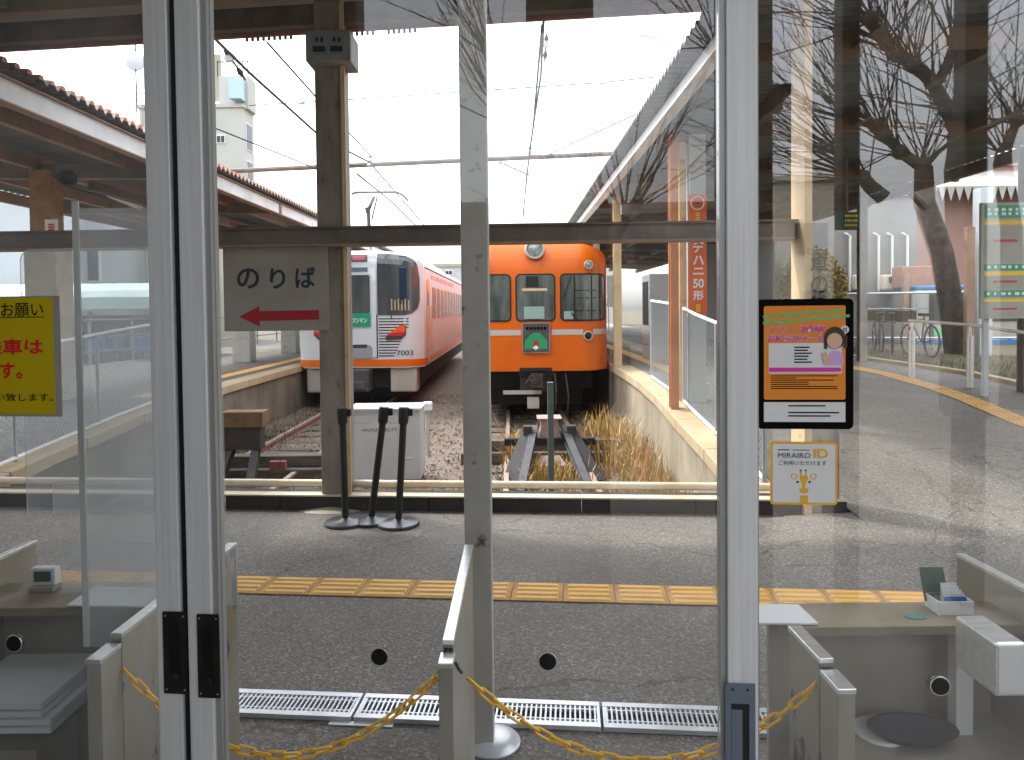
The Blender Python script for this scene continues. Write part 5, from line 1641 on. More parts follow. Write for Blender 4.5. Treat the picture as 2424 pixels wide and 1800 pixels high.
mb = MB(); mb.box(T.xc - .17, T.xc + .05, 12.95, 13.1, -.2, .0); mb.build("air_box", M['skirt'], ot)
for s_ in (-.535, .535):
    for y in (14.4, 16.4):
        mb = MB(); mb.lathe([(.46, -.06), (.43, .0), (.41, .06), (.12, .07)], (T.xc + s_, y, .03), 24, (1, 0, 0)); mb.build("wheel", M['dark2'], ot, smooth=True)
mb = MB(); mb.box(T.xc - .95, T.xc + .95, 13.9, 17, -.25, .12); mb.box(T.xc - 1.2, T.xc + 1.2, 18, 27, -.25, .45); mb.build("bogie", M['dark'], ot)
mb = MB(); mb.tube([(T.xc + .35, 13.0, .45), (T.xc + .37, 12.9, .1), (T.xc + .36, 13.0, -.25)], .02, 6); mb.tube([(T.xc + .55, 13.0, .45), (T.xc + .6, 12.9, .0), (T.xc + .58, 13.0, -.3)], .018, 6); mb.build("brake_hose", M['dark2'], ot)
# ---------------------------------------------------------------- white train
V = Car(-3.38, 15.5, 32.5, 1.4, .38, 3.0, 2.62, 2.4, .22, .68, 2.7, .15)
wt = thing("railcar", "white and pink railcar with an orange sill and slanted red lamps, on the left track", "train", (V.xc, V.Yf, -.425), "trains standing at the platforms")
V.body("body", M['w_paint'], wt)
X = lambda px, py=700: V.loc(px, py)[0]
Z = lambda py, px=930: V.loc(px, py)[1]
xc_ = X(851)
# orange sill, wrapped
mb = MB(); V.panel(mb, -1.398, 1.398, Z(868), Z(851), .008, 0, 30); mb.box(V.xc + 1.4, V.xc + 1.408, V.Yf + .26, 32, Z(868), Z(851)); mb.build("orange_sill", M['o_paint'], wt)
for sgn in (1, -1):
    x0, x1 = X(893), X(993, 680)
    pts = [(x0, Z(746)), (x0, Z(600)), (X(930), Z(602)), (X(962), Z(607)), (X(982), Z(617)), (X(991, 640), Z(634)), (x1, Z(660)), (x1, Z(712)), (X(989, 730), Z(730)), (X(975), Z(742)), (X(955), Z(747))]
    def wrap(mb, pts_, off, shrink=0):
        # strips so that the polygon follows the curved front
        n = 22
        xs_ = [x0 + (x1 - x0) * i / n for i in range(n + 1)]
        def span(x):
            ups, los = [], []
            for (ax, az), (bx, bz) in zip(pts_, pts_[1:] + pts_[:1]):
                if min(ax, bx) - 1e-6 <= x <= max(ax, bx) + 1e-6 and abs(ax - bx) > 1e-6:
                    u = (x - ax) / (bx - ax); ups.append(az + (bz - az) * u)
            return (min(ups), max(ups)) if ups else (pts_[0][1], pts_[0][1])
        vs, fs = [], []
        for x in xs_:
            lo, hi = span(x)
            for q_ in range(13):
                z = lo + (hi - lo) * q_ / 12
                vs.append((V.xc + sgn * x * (1 + off / 2), V.y(x, z) - off, z))
        for i in range(n):
            for q_ in range(12): fs.append((13 * i + q_, 13 * i + 13 + q_, 13 * i + 14 + q_, 13 * i + 1 + q_))
        mb.add(vs, fs)
    mb = MB(); wrap(mb, pts, .012); f = mb.build("windscreen", M['win'], wt)
    mb = MB()
    xa, xb_ = X(930), X(948)
    for a_, b_, m_ in ((X(945), X(962), None),):
        V.panel(mb, min(sgn * a_, sgn * b_), max(sgn * a_, sgn * b_), Z(720), Z(607), .016, 0, 3)
    mb.build("cab_pillar", mat("blue_black_blind", (.012, .03, .06), .2), f)
    mb = MB()
    for k in range(6):
        xx = sgn * (X(925) + .075 * k); V.panel(mb, xx, xx + .03, Z(735), Z(708 + 3 * (k % 2)), .016, 0, 2)
    mb.build("seen_fittings", M['coping'], f)
    # grille lines
    mb = MB()
    for k in range(14):
        py = 755 + 6.75 * k
        xe = 966 if k < 4 else (964 - 3.2 * (k - 3))
        a_, b_ = sgn * X(895), sgn * X(xe)
        V.panel(mb, min(a_, b_), max(a_, b_), Z(py + 1.25), Z(py - 1.25), .004, 0, 4)
    mb.build("grille_line", M['plate'], wt)
    # lamp cluster
    lp_ = [(911, 799), (916, 793), (948, 769), (957, 768), (960, 772), (960, 793), (947, 804), (914, 806)]
    mb = MB(); V.poly(mb, [(sgn * X(a), Z(b)) for a, b in lp_], .02); h_ = mb.build("lamp_cluster", M['dark2'], wt)
    up = [(917, 791), (948, 770), (956, 769.5), (958.5, 773), (958.5, 786), (936, 788)]
    mb = MB(); V.poly(mb, [(sgn * X(a), Z(b)) for a, b in up], .026); mb.build("red_lens", M['redorange'], h_)
    lo_ = [(919, 791), (936, 788.5), (958, 786.5), (958, 791), (950, 796), (918, 796)]
    mb = MB(); V.poly(mb, [(sgn * X(a), Z(b)) for a, b in lo_], .025); mb.build("tail_lens", M['arrow'], h_)
    mb = MB(); xk = sgn * X(951); mb.box(V.xc + xk - .3, V.xc + xk + .3, V.Yf + .1, V.Yf + .55, Z(930), Z(872)); mb.build("skirt", M['skirt'], wt, bevel=.04)
wiper(wt, V, (928, 756), (926, 744))
# centre door
dx0, dx1 = 2 * xc_ - X(890), X(890)
mb = MB(); V.panel(mb, dx0, dx1, Z(846), Z(604), .03, .02); dd = mb.build("front_door", M['w_paint'], wt)
mb = MB(); V.panel(mb, dx1, dx1 + .025, Z(848), Z(745), .012, 0, 2); V.panel(mb, dx0 - .025, dx0, Z(848), Z(745), .012, 0, 2); mb.build("door_seal", M['black'], dd)
wx0, wx1 = 2 * xc_ - X(876), X(876)
mb = MB(); V.panel(mb, wx0 - .03, wx1 + .03, Z(778), Z(647), .036, .06); mb.build("window_rim", mat("grey_rim", (.45, .47, .5), .4), dd)
mb = MB(); V.panel(mb, wx0, wx1, Z(742), Z(651), .042, .05); mb.build("door_window", M['win'], dd)
mb = MB(); V.panel(mb, wx0 - .01, wx1 + .01, Z(774), Z(741), .044, .03); gp = mb.build("green_panel", M['green'], dd)
bd = V.plane(.048); mb = MB(); bd.text(mb, "ワンマン", 2 * xc_ - X(869), X(869), Z(764), Z(753), 1, .02); mb.build("lettering", M['palewhite'], gp)
mb = MB(); V.panel(mb, 2 * xc_ - X(870), X(870), Z(618), Z(603), .036, 0); ld = mb.build("destination_display", M['dark2'], dd)
mb = MB(); V.panel(mb, 2 * xc_ - X(866), X(866), Z(616), Z(605), .04, 0)
mb.build("red_panel", mat("dim_red_display", (.32, .03, .06), .4), ld)
mb = MB(); V.panel(mb, 2 * xc_ - X(871), X(871), Z(642), Z(633), .036, 0); mb.build("door_header", M['blue'] if False else mat("slate_strip", (.08, .13, .18), .4), dd)
mb = MB(); V.panel(mb, 2 * xc_ - X(880), X(880), Z(848), Z(816), .038, .1); mb.build("coupler_cowl", mat("mid_grey_cowl", (.28, .29, .31), .5), dd)
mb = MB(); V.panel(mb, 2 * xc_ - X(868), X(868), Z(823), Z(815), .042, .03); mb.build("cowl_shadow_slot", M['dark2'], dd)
bd = V.plane(.012); mb = MB(); bd.text(mb, "7003", X(937), X(977), Z(841.5), Z(830), 1, .0); mb.build("number", M['ink'], wt)
mb = MB(); mb.box(V.xc - .16, V.xc + .22, V.Yf - .25, V.Yf + .3, Z(925), Z(873)); mb.box(V.xc - .1, V.xc + .16, V.Yf - .3, V.Yf - .255, Z(920), Z(900)); mb.build("coupler", M['steel_grey'], wt, bevel=.02)
mb = MB(); mb.box(V.xc - 1.2, V.xc + 1.2, V.Yf + .3, 32, -.1, .37); mb.box(V.xc - .95, V.xc + .95, V.Yf + .7, V.Yf + 3.4, -.35, -.101); mb.build("underframe", M['dark'], wt)
for s_ in (-.535, .535):
    for y in (16.8, 18.7):
        mb = MB(); mb.lathe([(.43, -.06), (.4, .0), (.38, .06), (.12, .07)], (V.xc + s_, y, .0), 24, (1, 0, 0)); mb.build("wheel", M['dark2'], wt, smooth=True)
# side: pink panel, doors, windows
xs_ = V.xc + 1.4
mb = MB(); mb.box(xs_ + .0005, xs_ + .004, 15.85, 32, .56, 1.4); mb.build("pink_side", M['p_paint'], wt)
mb = MB(); mb.box(xs_ + .0005, xs_ + .004, 15.85, 32, 1.401, 2.6); mb.build("pale_side", M['p_roof'], wt)
mb = MB(); mb.box(xs_ + .0045, xs_ + .012, 16.15, 16.75, .45, 2.35); d_ = mb.build("side_door", mat("rose_door", (.62, .36, .3), .4), wt)
mb = MB(); mb.box(xs_ + .0125, xs_ + .016, 16.27, 16.63, 1.45, 2.2); mb.build("door_pane", M['win'], d_)
for y in (16.1, 16.8):
    mb = MB(); mb.tube([(xs_ + .05, y, .55), (xs_ + .05, y, 1.75)], .018, 6); mb.build("grab_rail", M['post3'], wt)
for k in range(14):
    y = 17.35 + 1.02 * k
    mb = MB(); mb.box(xs_ + .0045, xs_ + .012, y, y + .72, 1.45, 2.22); w_ = mb.build("side_window", mat("rose_window", (.09, .05, .045), .2, 0, c2=(.2, .1, .06), scale=2, spec=.3) if k == 0 else bpy.data.materials["rose_window"], wt)
    mb = MB(); mb.box(xs_ + .0045, xs_ + .02, y + .76, y + .9, 1.4, 2.25); mb.build("window_post", M['p_roof'], wt)
mb = MB(); mb.lathe([(.19, 0), (.19, .006)], (xs_ + .013, 16.45, 2.22), 18, (1, 0, 0)); mb.build("round_emblem", mat("amber_emblem", (.75, .35, .12), .5), wt)
mb = MB()
bd = Board((xs_ + .005, 16.2, 2.3), (0, 1, 0), (0, 0, 1))
r2 = random.Random(9)
for k in range(16): bd.rect(mb, .9 + .42 * k, .9 + .42 * k + r2.uniform(.15, .34), .1, .22, 1)
mb.build("side_print", mat("rose_print", (.45, .2, .2), .5), wt)
mb = MB(); mb.box(xs_ - .08, xs_ + .012, 15.9, 32, 2.62, 2.645); mb.build("roof_gutter", M['dark2'], wt)
mb = MB(); mb.tube([(V.xc + 1.25, 15.8, 2.93), (V.xc + 1.25, 15.8, 3.12)], .015, 6); mb.build("aerial", M['white'], wt)
mb = MB(); mb.box(V.xc - .7, V.xc + .7, 19, 22, 3.0, 3.22); mb.box(V.xc - .7, V.xc + .7, 24, 27, 3.0, 3.22); mb.build("roof_unit", M['skirt'], wt, bevel=.05)
# pantograph
YP = 17.2
pt = lambda x, y, dy=0: at(x, y, YP + dy)
mb = MB(); mb.tube([pt(874, 548), pt(872, 503)], .045, 8); mb.tube([pt(872, 503), pt(869, 492)], .06, 8); mb.tube([pt(872, 500), pt(886, 466)], .035, 6); mb.tube([pt(868, 500), pt(884, 467)], .02, 5); mb.tube([pt(880, 520), pt(893, 466)], .02, 5)
pg = mb.build("pantograph", M['steel_grey'], wt)
mb = MB()
for dy in (-.25, .25):
    mb.tube([pt(832, 460, dy), pt(842, 456, dy), pt(938, 455, dy), pt(955, 463, dy), pt(966, 476, dy)], .032, 6)
mb.beam(pt(845, 458, -.25), pt(845, 458, .25), .04, .03); mb.beam(pt(930, 457, -.25), pt(930, 457, .25), .04, .03); mb.build("collector_head", M['brown'], pg)
# ================================================================== OVERHEAD LINE
def wire(label, pts, r=.006, m='wire', group="overhead wires"):
    mb = MB(); mb.tube(pts, r, 5); return single("overhead_wire", mb, M[m], label, "wire", group)
p0, p1 = at(555, 405, 16), at(1450, 364, 15.2)
mb = MB(); mb.tube([p0 + (p0 - p1) * .25, p1 + (p1 - p0) * .1], .055, 8)
single("span_pole", mb, M['brown'], "rusty steel span pole carrying the wires across both tracks", "pole")
for x, y, lbl in ((875, 381, "white insulator on the span pole over the left track"), (1254, 361, "white insulator on the span pole over the right track"), (1184, 384, "clamp insulator on the span pole left of the right track's wires")):
    c = at(x, y, 15.7); mb = MB(); mb.lathe([(.03, -.12), (.07, -.1), (.04, -.05), (.07, 0), (.04, .05), (.07, .1), (.03, .14)], c, 12); single("pole_insulator", mb, M['insul'], lbl, "insulator", "insulators of the overhead line", smooth=True)
wire("catenary wire over the right track, passing its round insulator", [at(1288, 20, 9), at(1280, 180, 12), at(1254, 355, 15.7), at(1238, 510, 25)], .02)
wire("thinner wire beside the right track's catenary", [at(1283, 60, 9.5), at(1262, 300, 13), at(1246, 420, 18), at(1238, 520, 26)], .018)
wire("steady arm wire from the span pole to the right track's contact wire", [at(1190, 388, 15.6), at(1253, 415, 16)], .016)
wire("stay wire from the span pole to the right canopy edge", [at(1300, 366, 15.4), at(1506, 270, 12)], .013)
wire("thin cross wire high over the tracks", [at(590, 250, 13), at(830, 236, 12.6), at(1425, 196, 12), at(1560, 182, 11.8)], .011)
wire("catenary wire over the left track, from its round insulator to the pole", [at(512, 95, 8), at(590, 172, 9), at(760, 325, 12), at(875, 385, 15.7), at(1010, 540, 30)], .02)
wire("second wire over the left track", [at(632, 100, 8.5), at(757, 240, 10.5), at(880, 372, 15.7)], .014)
wire("low stay wire behind the left kerb post", [at(512, 305, 12), at(600, 340, 13), at(755, 402, 16)], .014)
wire("contact wire over the pantograph", [at(845, 412, 14), at(930, 480, 19), at(985, 535, 25)], .02)
for x, y, Y, r, lbl in ((1293, 99, 11.5, .11, "round white strain insulator hanging over the right track"), (543, 133, 9.2, .085, "round white strain insulator over the left track beside the door stile")):
    c = at(x, y, Y); ins = thing("strain_insulator", lbl, "insulator", c, "insulators of the overhead line")
    ax = (0, 1, -.25); a_ = Vector(ax).normalized()
    mb = MB(); mb.lathe([(.02, -.07), (r * .6, -.05), (r, -.02), (r, .01), (r * .5, .04), (.02, .08)], c, 22, ax); mb.build("disc", M['insul'], ins, smooth=True)
    mb = MB(); mb.lathe([(.03, -.12), (.035, -.075), (.01, -.07)], c, 12, ax); mb.tube([c - a_ * .2, c + a_ * .55], .015, 6); mb.lathe([(.03, .3), (.04, .38), (.02, .46)], c, 10, ax); mb.build("fitting", M['dark2'], ins)
c = at(1425, 196, 12); mb = MB(); mb.lathe([(.02, -.06), (.05, 0), (.02, .06)], c, 10, (1, 0, 0)); single("wire_insulator", mb, M['insul'], "tiny insulator on the thin cross wire near the right canopy", "insulator", "insulators of the overhead line")
c = at(713, 243, 12.8); mb = MB(); mb.lathe([(.02, -.06), (.05, 0), (.02, .06)], c, 10, (1, 0, 0)); single("wire_insulator", mb, M['insul'], "tiny insulator on the thin cross wire left of the kerb post", "insulator", "insulators of the overhead line")
# dish and aerials
c = at(320, 146, 14); ds = thing("round_reflector", "pale disc insulator hanging on a thin rod above the left canopy", "disc", c)
mb = MB(); mb.lathe([(.03, -.05), (.15, -.03), (.19, .0), (.18, .02), (.05, .05)], c, 24, (.1, -1, -.1)); mb.build("disc", M['insul'], ds, smooth=True)
mb = MB(); mb.tube([at(320, 105, 14), at(324, 268, 14)], .014, 6); mb.build("rod", M['wire'], ds)
def aerial(label, x0, x1, ys, xp, yb, Y, r=.02):
    rt = thing("tv_aerial", label, "aerial", at((x0 + x1) / 2, yb, Y), "roof aerials")
    mb = MB()
    for x in xp: mb.tube([at(x, ys[0] - 8, Y), at(x, yb, Y)], r, 5)
    mb.build("mast", M['rust'], rt)
    mb = MB()
    for y in ys: mb.tube([at(x0, y, Y), at(x1, y, Y)], r * .6, 5)
    mb.build("element", M['rust'], rt)
aerial("rusty comb aerial behind the left canopy under the disc", 283, 355, [204, 222, 240], [308, 338], 300, 26)
aerial("small aerial between the pantograph and the square post", 910, 936, [531, 537], [916, 922, 929], 548, 60)
mb = MB(); mb.tube([at(1515, 82, 9), at(1570, 97, 9), at(1620, 86, 8.5)], .012, 5); mb.tube([at(1576, 98, 9), at(1626, 86, 8.6)], .009, 5); single("roof_bracket", mb, M['galv'], "thin wire bracket sticking out beyond the right canopy edge", "bracket")
# ================================================================== BUILDINGS AND TREES AROUND
def building(name, label, x0, x1, y0, y1, z0, z1, m, wins=(), side=(), roof=None, group=None, parapet=.3):
    """wins: (xa, xb, za, zb) on the face towards the station; side: (ya, yb, za, zb) on the +X face"""
    r_ = thing(name, label, "building", ((x0 + x1) / 2, y0, z0), group)
    mb = MB(); mb.box(x0, x1, y0, y1, z0, z1); mb.build("wall", m, r_)
    mb = MB(); mb.box(x0 - .12, x1 + .12, y0 - .12, y1 + .12, z1 + .001, z1 + parapet); mb.build("roof", roof or m, r_)
    for a, b, c, d in wins:
        mb = MB(); mb.box(a, b, y0 - .06, y0 - .002, c, d); f = mb.build("window", M['white'], r_)
        mb = MB(); mb.box(a + .08, (a + b) / 2 - .03, y0 - .08, y0 - .061, c + .08, d - .08); mb.box((a + b) / 2 + .03, b - .08, y0 - .08, y0 - .061, c + .08, d - .08); mb.build("pane", M['wglass'], f)
    for a, b, c, d in side:
        mb = MB(); mb.box(x1 + .002, x1 + .06, a, b, c, d); f = mb.build("window", M['white'], r_)
        mb = MB(); mb.box(x1 + .061, x1 + .08, a + .08, b - .08, c + .08, d - .08); mb.build("pane", M['wglass'], f)
    return r_
# tower block left
YT = 58
xa, xb_ = at(330, 300, YT).x, at(575, 300, YT).x
zt_ = at(575, 175, YT).z
tb = building("tower_block", "beige concrete tower block behind the left canopy with a blue roof tank", xa, xb_, YT, YT + 2.4, -.7, at(560, 255, YT).z, M['bldt'],
              wins=[(at(512, 330, YT).x, at(534, 330, YT).x, at(520, 340, YT).z, at(520, 320, YT).z)],
              side=[(YT + .6, YT + 1.9, at(590, 350, YT).z, at(590, 285, YT).z), (YT + .6, YT + 1.9, at(590, 420, YT).z, at(590, 375, YT).z)])
mb = MB(); mb.box(at(512, 200, YT).x, xb_ + .3, YT + .5, YT + 2.3, at(560, 254, YT).z + .02, zt_); mb.build("stair_head", M['bldt'], tb)
mb = MB(); a_, b_ = at(549, 240, YT).x, at(576, 240, YT).x; mb.box(a_, b_, YT - .6, YT + .45, at(560, 238, YT).z, at(560, 187, YT).z); mb.build("roof_tank", mat("pale_blue_tank", (.45, .6, .75), .5), tb)
mb = MB()
for k in range(7): x = at(508 + 12 * k, 170, YT).x; mb.tube([(x, YT + .6, zt_), (x, YT + .6, zt_ + 1.3)], .04, 5)
mb.tube([(at(508, 170, YT).x, YT + .6, zt_ + 1.2), (xb_ + .4, YT + .6, zt_ + 1.2)], .04, 5); mb.build("roof_railing", M['wire'], tb)
mb = MB(); x = at(592, 150, YT).x; mb.tube([(x, YT + .6, zt_), (x, YT + .6, at(592, 140, YT).z)], .06, 5); x = at(505, 150, YT).x; mb.box(x - .25, x + .25, YT + .6, YT + 1, zt_ - 2, at(505, 122, YT).z); mb.build("mast", M['bldc'], tb)
# white buildings behind the left platform
Yw = 24
building("white_house", "white walled building behind the left platform, at the picture's left edge", at(-400, 500, Yw).x, at(122, 500, Yw).x, Yw, Yw + 8, -.7, at(50, 405, Yw).z, M['bldw'])
building("grey_house", "pale grey house with a white framed window, left of the door stiles", at(150, 500, 26).x, at(272, 500, 26).x, 26, 34, -.7, at(200, 440, 26).z, M['bldw'],
         wins=[(at(175, 600, 26).x, at(240, 600, 26).x, at(200, 670, 26).z, at(200, 585, 26).z)])
building("cream_house", "cream house behind the left platform, just left of the door stiles", at(275, 500, 28).x, at(420, 500, 28).x, 28, 36, -.7, at(300, 440, 28).z, M['bldc'])
for x, lb in ((320, "brown downpipe on the cream house, left of its pair"), (352, "brown downpipe on the cream house, next to the door stile")):
    p = at(x, 560, 27.6); mb = MB(); mb.tube([(p.x, 27.6, .4), (p.x, 27.6, 8)], .09, 8)
    single("drain_pipe", mb, M['post'], lb, "pipe", "downpipes on the cream house")
# aqua shed roof
rs_ = thing("bicycle_shed", "long shed with a pale aqua curved roof behind the left fence", "shed", (-13, 20, 0))
mb = MB(); n = 10
for i in range(n):
    a0, a1 = math.pi * i / n, math.pi * (i + 1) / n
    f = lambda a: (20 + 1.3 * math.cos(a), at(100, 735, 20).z + .75 * math.sin(a) ** .7)
    (ya, za), (yb2, zb2) = f(a0), f(a1)
    mb.quad((-30, ya, za), (-9.2, ya, za), (-9.2, yb2, zb2), (-30, yb2, zb2))
mb.build("roof", M['aqua'], rs_, smooth=True)
mb = MB()
for k in range(9): mb.tube([(-9.5 - 2 * k, 19, -.1), (-9.5 - 2 * k, 19, 1.7)], .05, 6)
mb.build("posts", M['bldw'], rs_)
mb = MB(); mb.box(-30, -9.2, 20.9, 21, -.2, 1.6); mb.build("back_panel", M['bldw'], rs_)
for k in range(8):
    x = -10.2 - 1.3 * k
    sc_ = thing("parked_scooter", "dark blue scooter under the aqua shed roof, " + ("nearest the left platform", "second from the platform end", "third from the platform end", "fourth from the platform end", "fifth from the platform end", "sixth from the platform end", "seventh from the platform end", "farthest from the platform end")[k], "scooter", (x, 19.6, .4), "scooters parked in the shed")
    mb = MB(); mb.prism([(x - .55, 19.6, .55), (x - .45, 19.6, .95), (x + .05, 19.6, .98), (x + .12, 19.6, .7), (x + .38, 19.6, .7), (x + .5, 19.6, 1.3), (x + .6, 19.6, 1.3), (x + .58, 19.6, .55)], (0, .3, 0)); mb.build("body", M['blue'], sc_, bevel=.03)
    for dx in (-.45, .55):
        mb = MB(); mb.lathe([(.2, -.05), (.22, 0), (.2, .05)], (x + dx, 19.75, .42), 14, (0, 1, 0)); mb.build("wheel", M['black'], sc_)
# wall along the back of the left platform
pw = thing("platform_fence", "pale rail fence at the back of the left platform", "fence", (-9.8, 12, .43))
for z in (.75, 1.1, 1.5):
    mb = MB(); mb.tube([(-9.8, 9, z), (-9.8, 40, z)], .03, 6); mb.build("rail", M['galv'], pw)
for k in range(14):
    mb = MB(); y = 9.2 + 2.2 * k; mb.tube([(-9.8, y, .42), (-9.8, y, 1.53)], .03, 6); mb.build("post", M['galv'], pw)
# far building between the trains
p0, p1 = at(1020, 640, 70), at(1110, 640, 70)
building("far_house", "distant pale building seen between the two trains", p0.x, p1.x, 70, 80, -.7, at(1060, 632, 70).z, M['bldw'], wins=[(at(1053, 640, 70).x, at(1072, 640, 70).x, at(1060, 652, 70).z, at(1060, 640, 70).z)], roof=M['bldc'])
Yq = 27.0  # pink building added as a solid copy of its reflection in the glass
pk = building("reflected_building_stand_in", "solid stand-in for the mirrored pink building with a scalloped white awning, behind the parked bus", at(2120, 600, Yq).x, at(2800, 600, Yq).x, Yq, Yq + 8, -.2, at(2250, 395, Yq).z, M['pinkw'],
              wins=[(at(2345, 600, Yq).x, at(2420, 600, Yq).x, 2.4, 4.2)])
mb = MB(); za_, zb_ = at(2250, 452, Yq).z, at(2250, 485, Yq).z; xa_, xc2 = at(2125, 450, Yq).x, at(2790, 450, Yq).x
mb.prism([(xa_, Yq - .01, za_ + .75), (xa_, Yq - 1.0, za_), (xa_, Yq - .96, za_ - .03), (xa_, Yq - .01, za_ + .7)], (xc2 - xa_, 0, 0))
for k in range(34):
    a_, b_ = xa_ + (xc2 - xa_) * k / 34, xa_ + (xc2 - xa_) * (k + 1) / 34
    mb.prism([(a_, Yq - 1.0, za_ - .002), (b_, Yq - 1.0, za_ - .002), ((a_ + b_) / 2, Yq - 1.0, zb_)], (0, .02, 0))
mb.build("awning", M['signw'], pk)
lt_ = [at(2272, 850, 14.6), at(2255, 740, 14.6), at(2231, 600, 14.7), at(2200, 500, 14.8), at(2186, 420, 14.9), at(2150, 330, 15), at(2080, 230, 15)]
lt_[0].z = .45  # solid trunk added in place of a tree's reflection in the glass
lt_o = thing("reflected_tree_stand_in", "solid dark leaning trunk in place of the mirrored tree, before the parked bus", "tree", lt_[0])
mb = MB(); mb.tube(lt_, [.27, .23, .21, .2, .19, .16, .1], 12); mb.build("trunk", M['bark'], lt_o, smooth=True)
mb = MB(); mb.tube([lt_[4], at(2225, 330, 15.2), at(2280, 240, 15.4)], [.15, .1, .06], 8); mb.tube([lt_[3], at(2150, 450, 14.5), at(2110, 410, 14.3)], [.1, .07, .05], 8)
r5 = random.Random(77)
for k in range(40):
    o_ = lt_[4] if k % 2 else lt_[5]; d_ = Vector((r5.uniform(-1, 1), r5.uniform(-.6, .6), r5.uniform(.4, 1.2))) * r5.uniform(.8, 1.8)
    mb.tube([o_, o_ + d_ * .5 + Vector((0, 0, .1)), o_ + d_], [.02, .012, .004], 4)
mb.build("limbs", M['bark'], lt_o, smooth=True)
building("far_apartment", "distant grey apartment building beyond the far end of the tracks", -3, 14, 95, 105, -.7, 8, M['bldt'], wins=[(1 + 2.2 * k, 2.2 + 2.2 * k, 5, 6.4) for k in range(5)])
# ---- right side: station yard
Yb_ = 19.5
rw = building("yard_house", "grey-white house with pipes and meters behind the bicycles, at the right", at(1790, 600, Yb_).x, at(2170, 600, Yb_).x, Yb_, Yb_ + 8, -.2, at(1900, 468, Yb_).z, mat("yard_wall", (.23, .22, .205), .8, c2=(.19, .18, .165), scale=.8))
for x in (2012, 2080, 2112, 2148):
    p = at(x, 640, Yb_ - .1); mb = MB(); mb.tube([(p.x, Yb_ - .1, at(x, 690, Yb_).z), (p.x, Yb_ - .1, at(x, 560, Yb_).z), (p.x - .15, Yb_ - .1, at(x, 553, Yb_).z)], .035, 7); mb.build("pipe", M['pale_pipe'], rw)
for x in (2032, 2098, 2130):
    p = at(x, 668, Yb_ - .2); mb = MB(); mb.box(p.x - .14, p.x + .14, Yb_ - .32, Yb_ - .05, p.z - .23, p.z + .2); k_ = mb.build("electric_meter", M['meter'], rw, bevel=.05)
    mb = MB(); mb.box(p.x + .0, p.x + .1, Yb_ - .335, Yb_ - .325, p.z - .02, p.z + .13); mb.build("meter_window", M['wglass'], k_)
mb = MB(); a_, b_ = at(2135, 682, 18.6), at(2208, 630, 18.6); mb.box(a_.x, b_.x, 18.6, 19.1, a_.z, b_.z)
ws = single("brown_sign_box", mb, mat("brown_box", (.36, .17, .1), .6, c2=(.28, .13, .08), scale=4), "brown wooden box sign on a post behind the handrail", "sign", bevel=.02)
mb = MB(); p = at(2141, 780, 18.5); mb.box(p.x - .07, p.x + .07, 18.4, 18.52, .5, a_.z + .4); mb.build("post", M['rust'], ws)
# bus
Yc = 18.2
bx0_, bx1_ = at(2168, 700, Yc).x, at(2310, 700, Yc).x
zb0, zb1 = at(2230, 832, Yc).z, at(2230, 676, Yc).z
bus = thing("parked_bus", "blue and white bus front parked behind the rail at the right", "bus", ((bx0_ + bx1_) / 2, Yc, .45))
mb = MB(); mb.box(bx0_, bx1_ + 2, Yc, Yc + 2.2, zb0, zb1 - .12); mb.build("body", M['cab'] if False else M['signw'], bus, bevel=.08)
mb = MB(); mb.box(bx0_ + .05, bx1_ + 1.95, Yc + .06, Yc + 2.1, zb1 - .119, zb1); mb.build("roof", M['blue'], bus, bevel=.04)
mb = MB(); mb.box(bx0_ + .35, bx0_ + .44, Yc - .03, Yc - .001, zb0 + .1, zb1 - .2); mb.build("door_edge", M['black'], bus)
mb = MB(); mb.box(bx0_ + .45, bx1_ + 1.6, Yc - .03, Yc - .001, zb0 + .78, zb1 - .2); mb.build("windscreen", M['wglass'], bus)
mb = MB(); mb.box(bx0_ + .02, bx1_ + 1.9, Yc - .025, Yc - .001, zb0 + .0, zb0 + .28); mb.build("blue_skirt", M['blue'], bus)
mb = MB(); mb.box(bx0_ + .46, bx1_ + .3, Yc - .026, Yc - .001, zb0 + .4, zb0 + .6); mb.build("green_band", M['gprint'], bus)
for x in (bx0_ + .5, bx1_ + .9):
    mb = MB(); mb.lathe([(.4, -.1), (.4, .1), (.2, .12)], (x, Yc + .12, zb0 + .1), 20, (0, -1, 0)); mb.build("wheel", M['black'], bus, smooth=True)
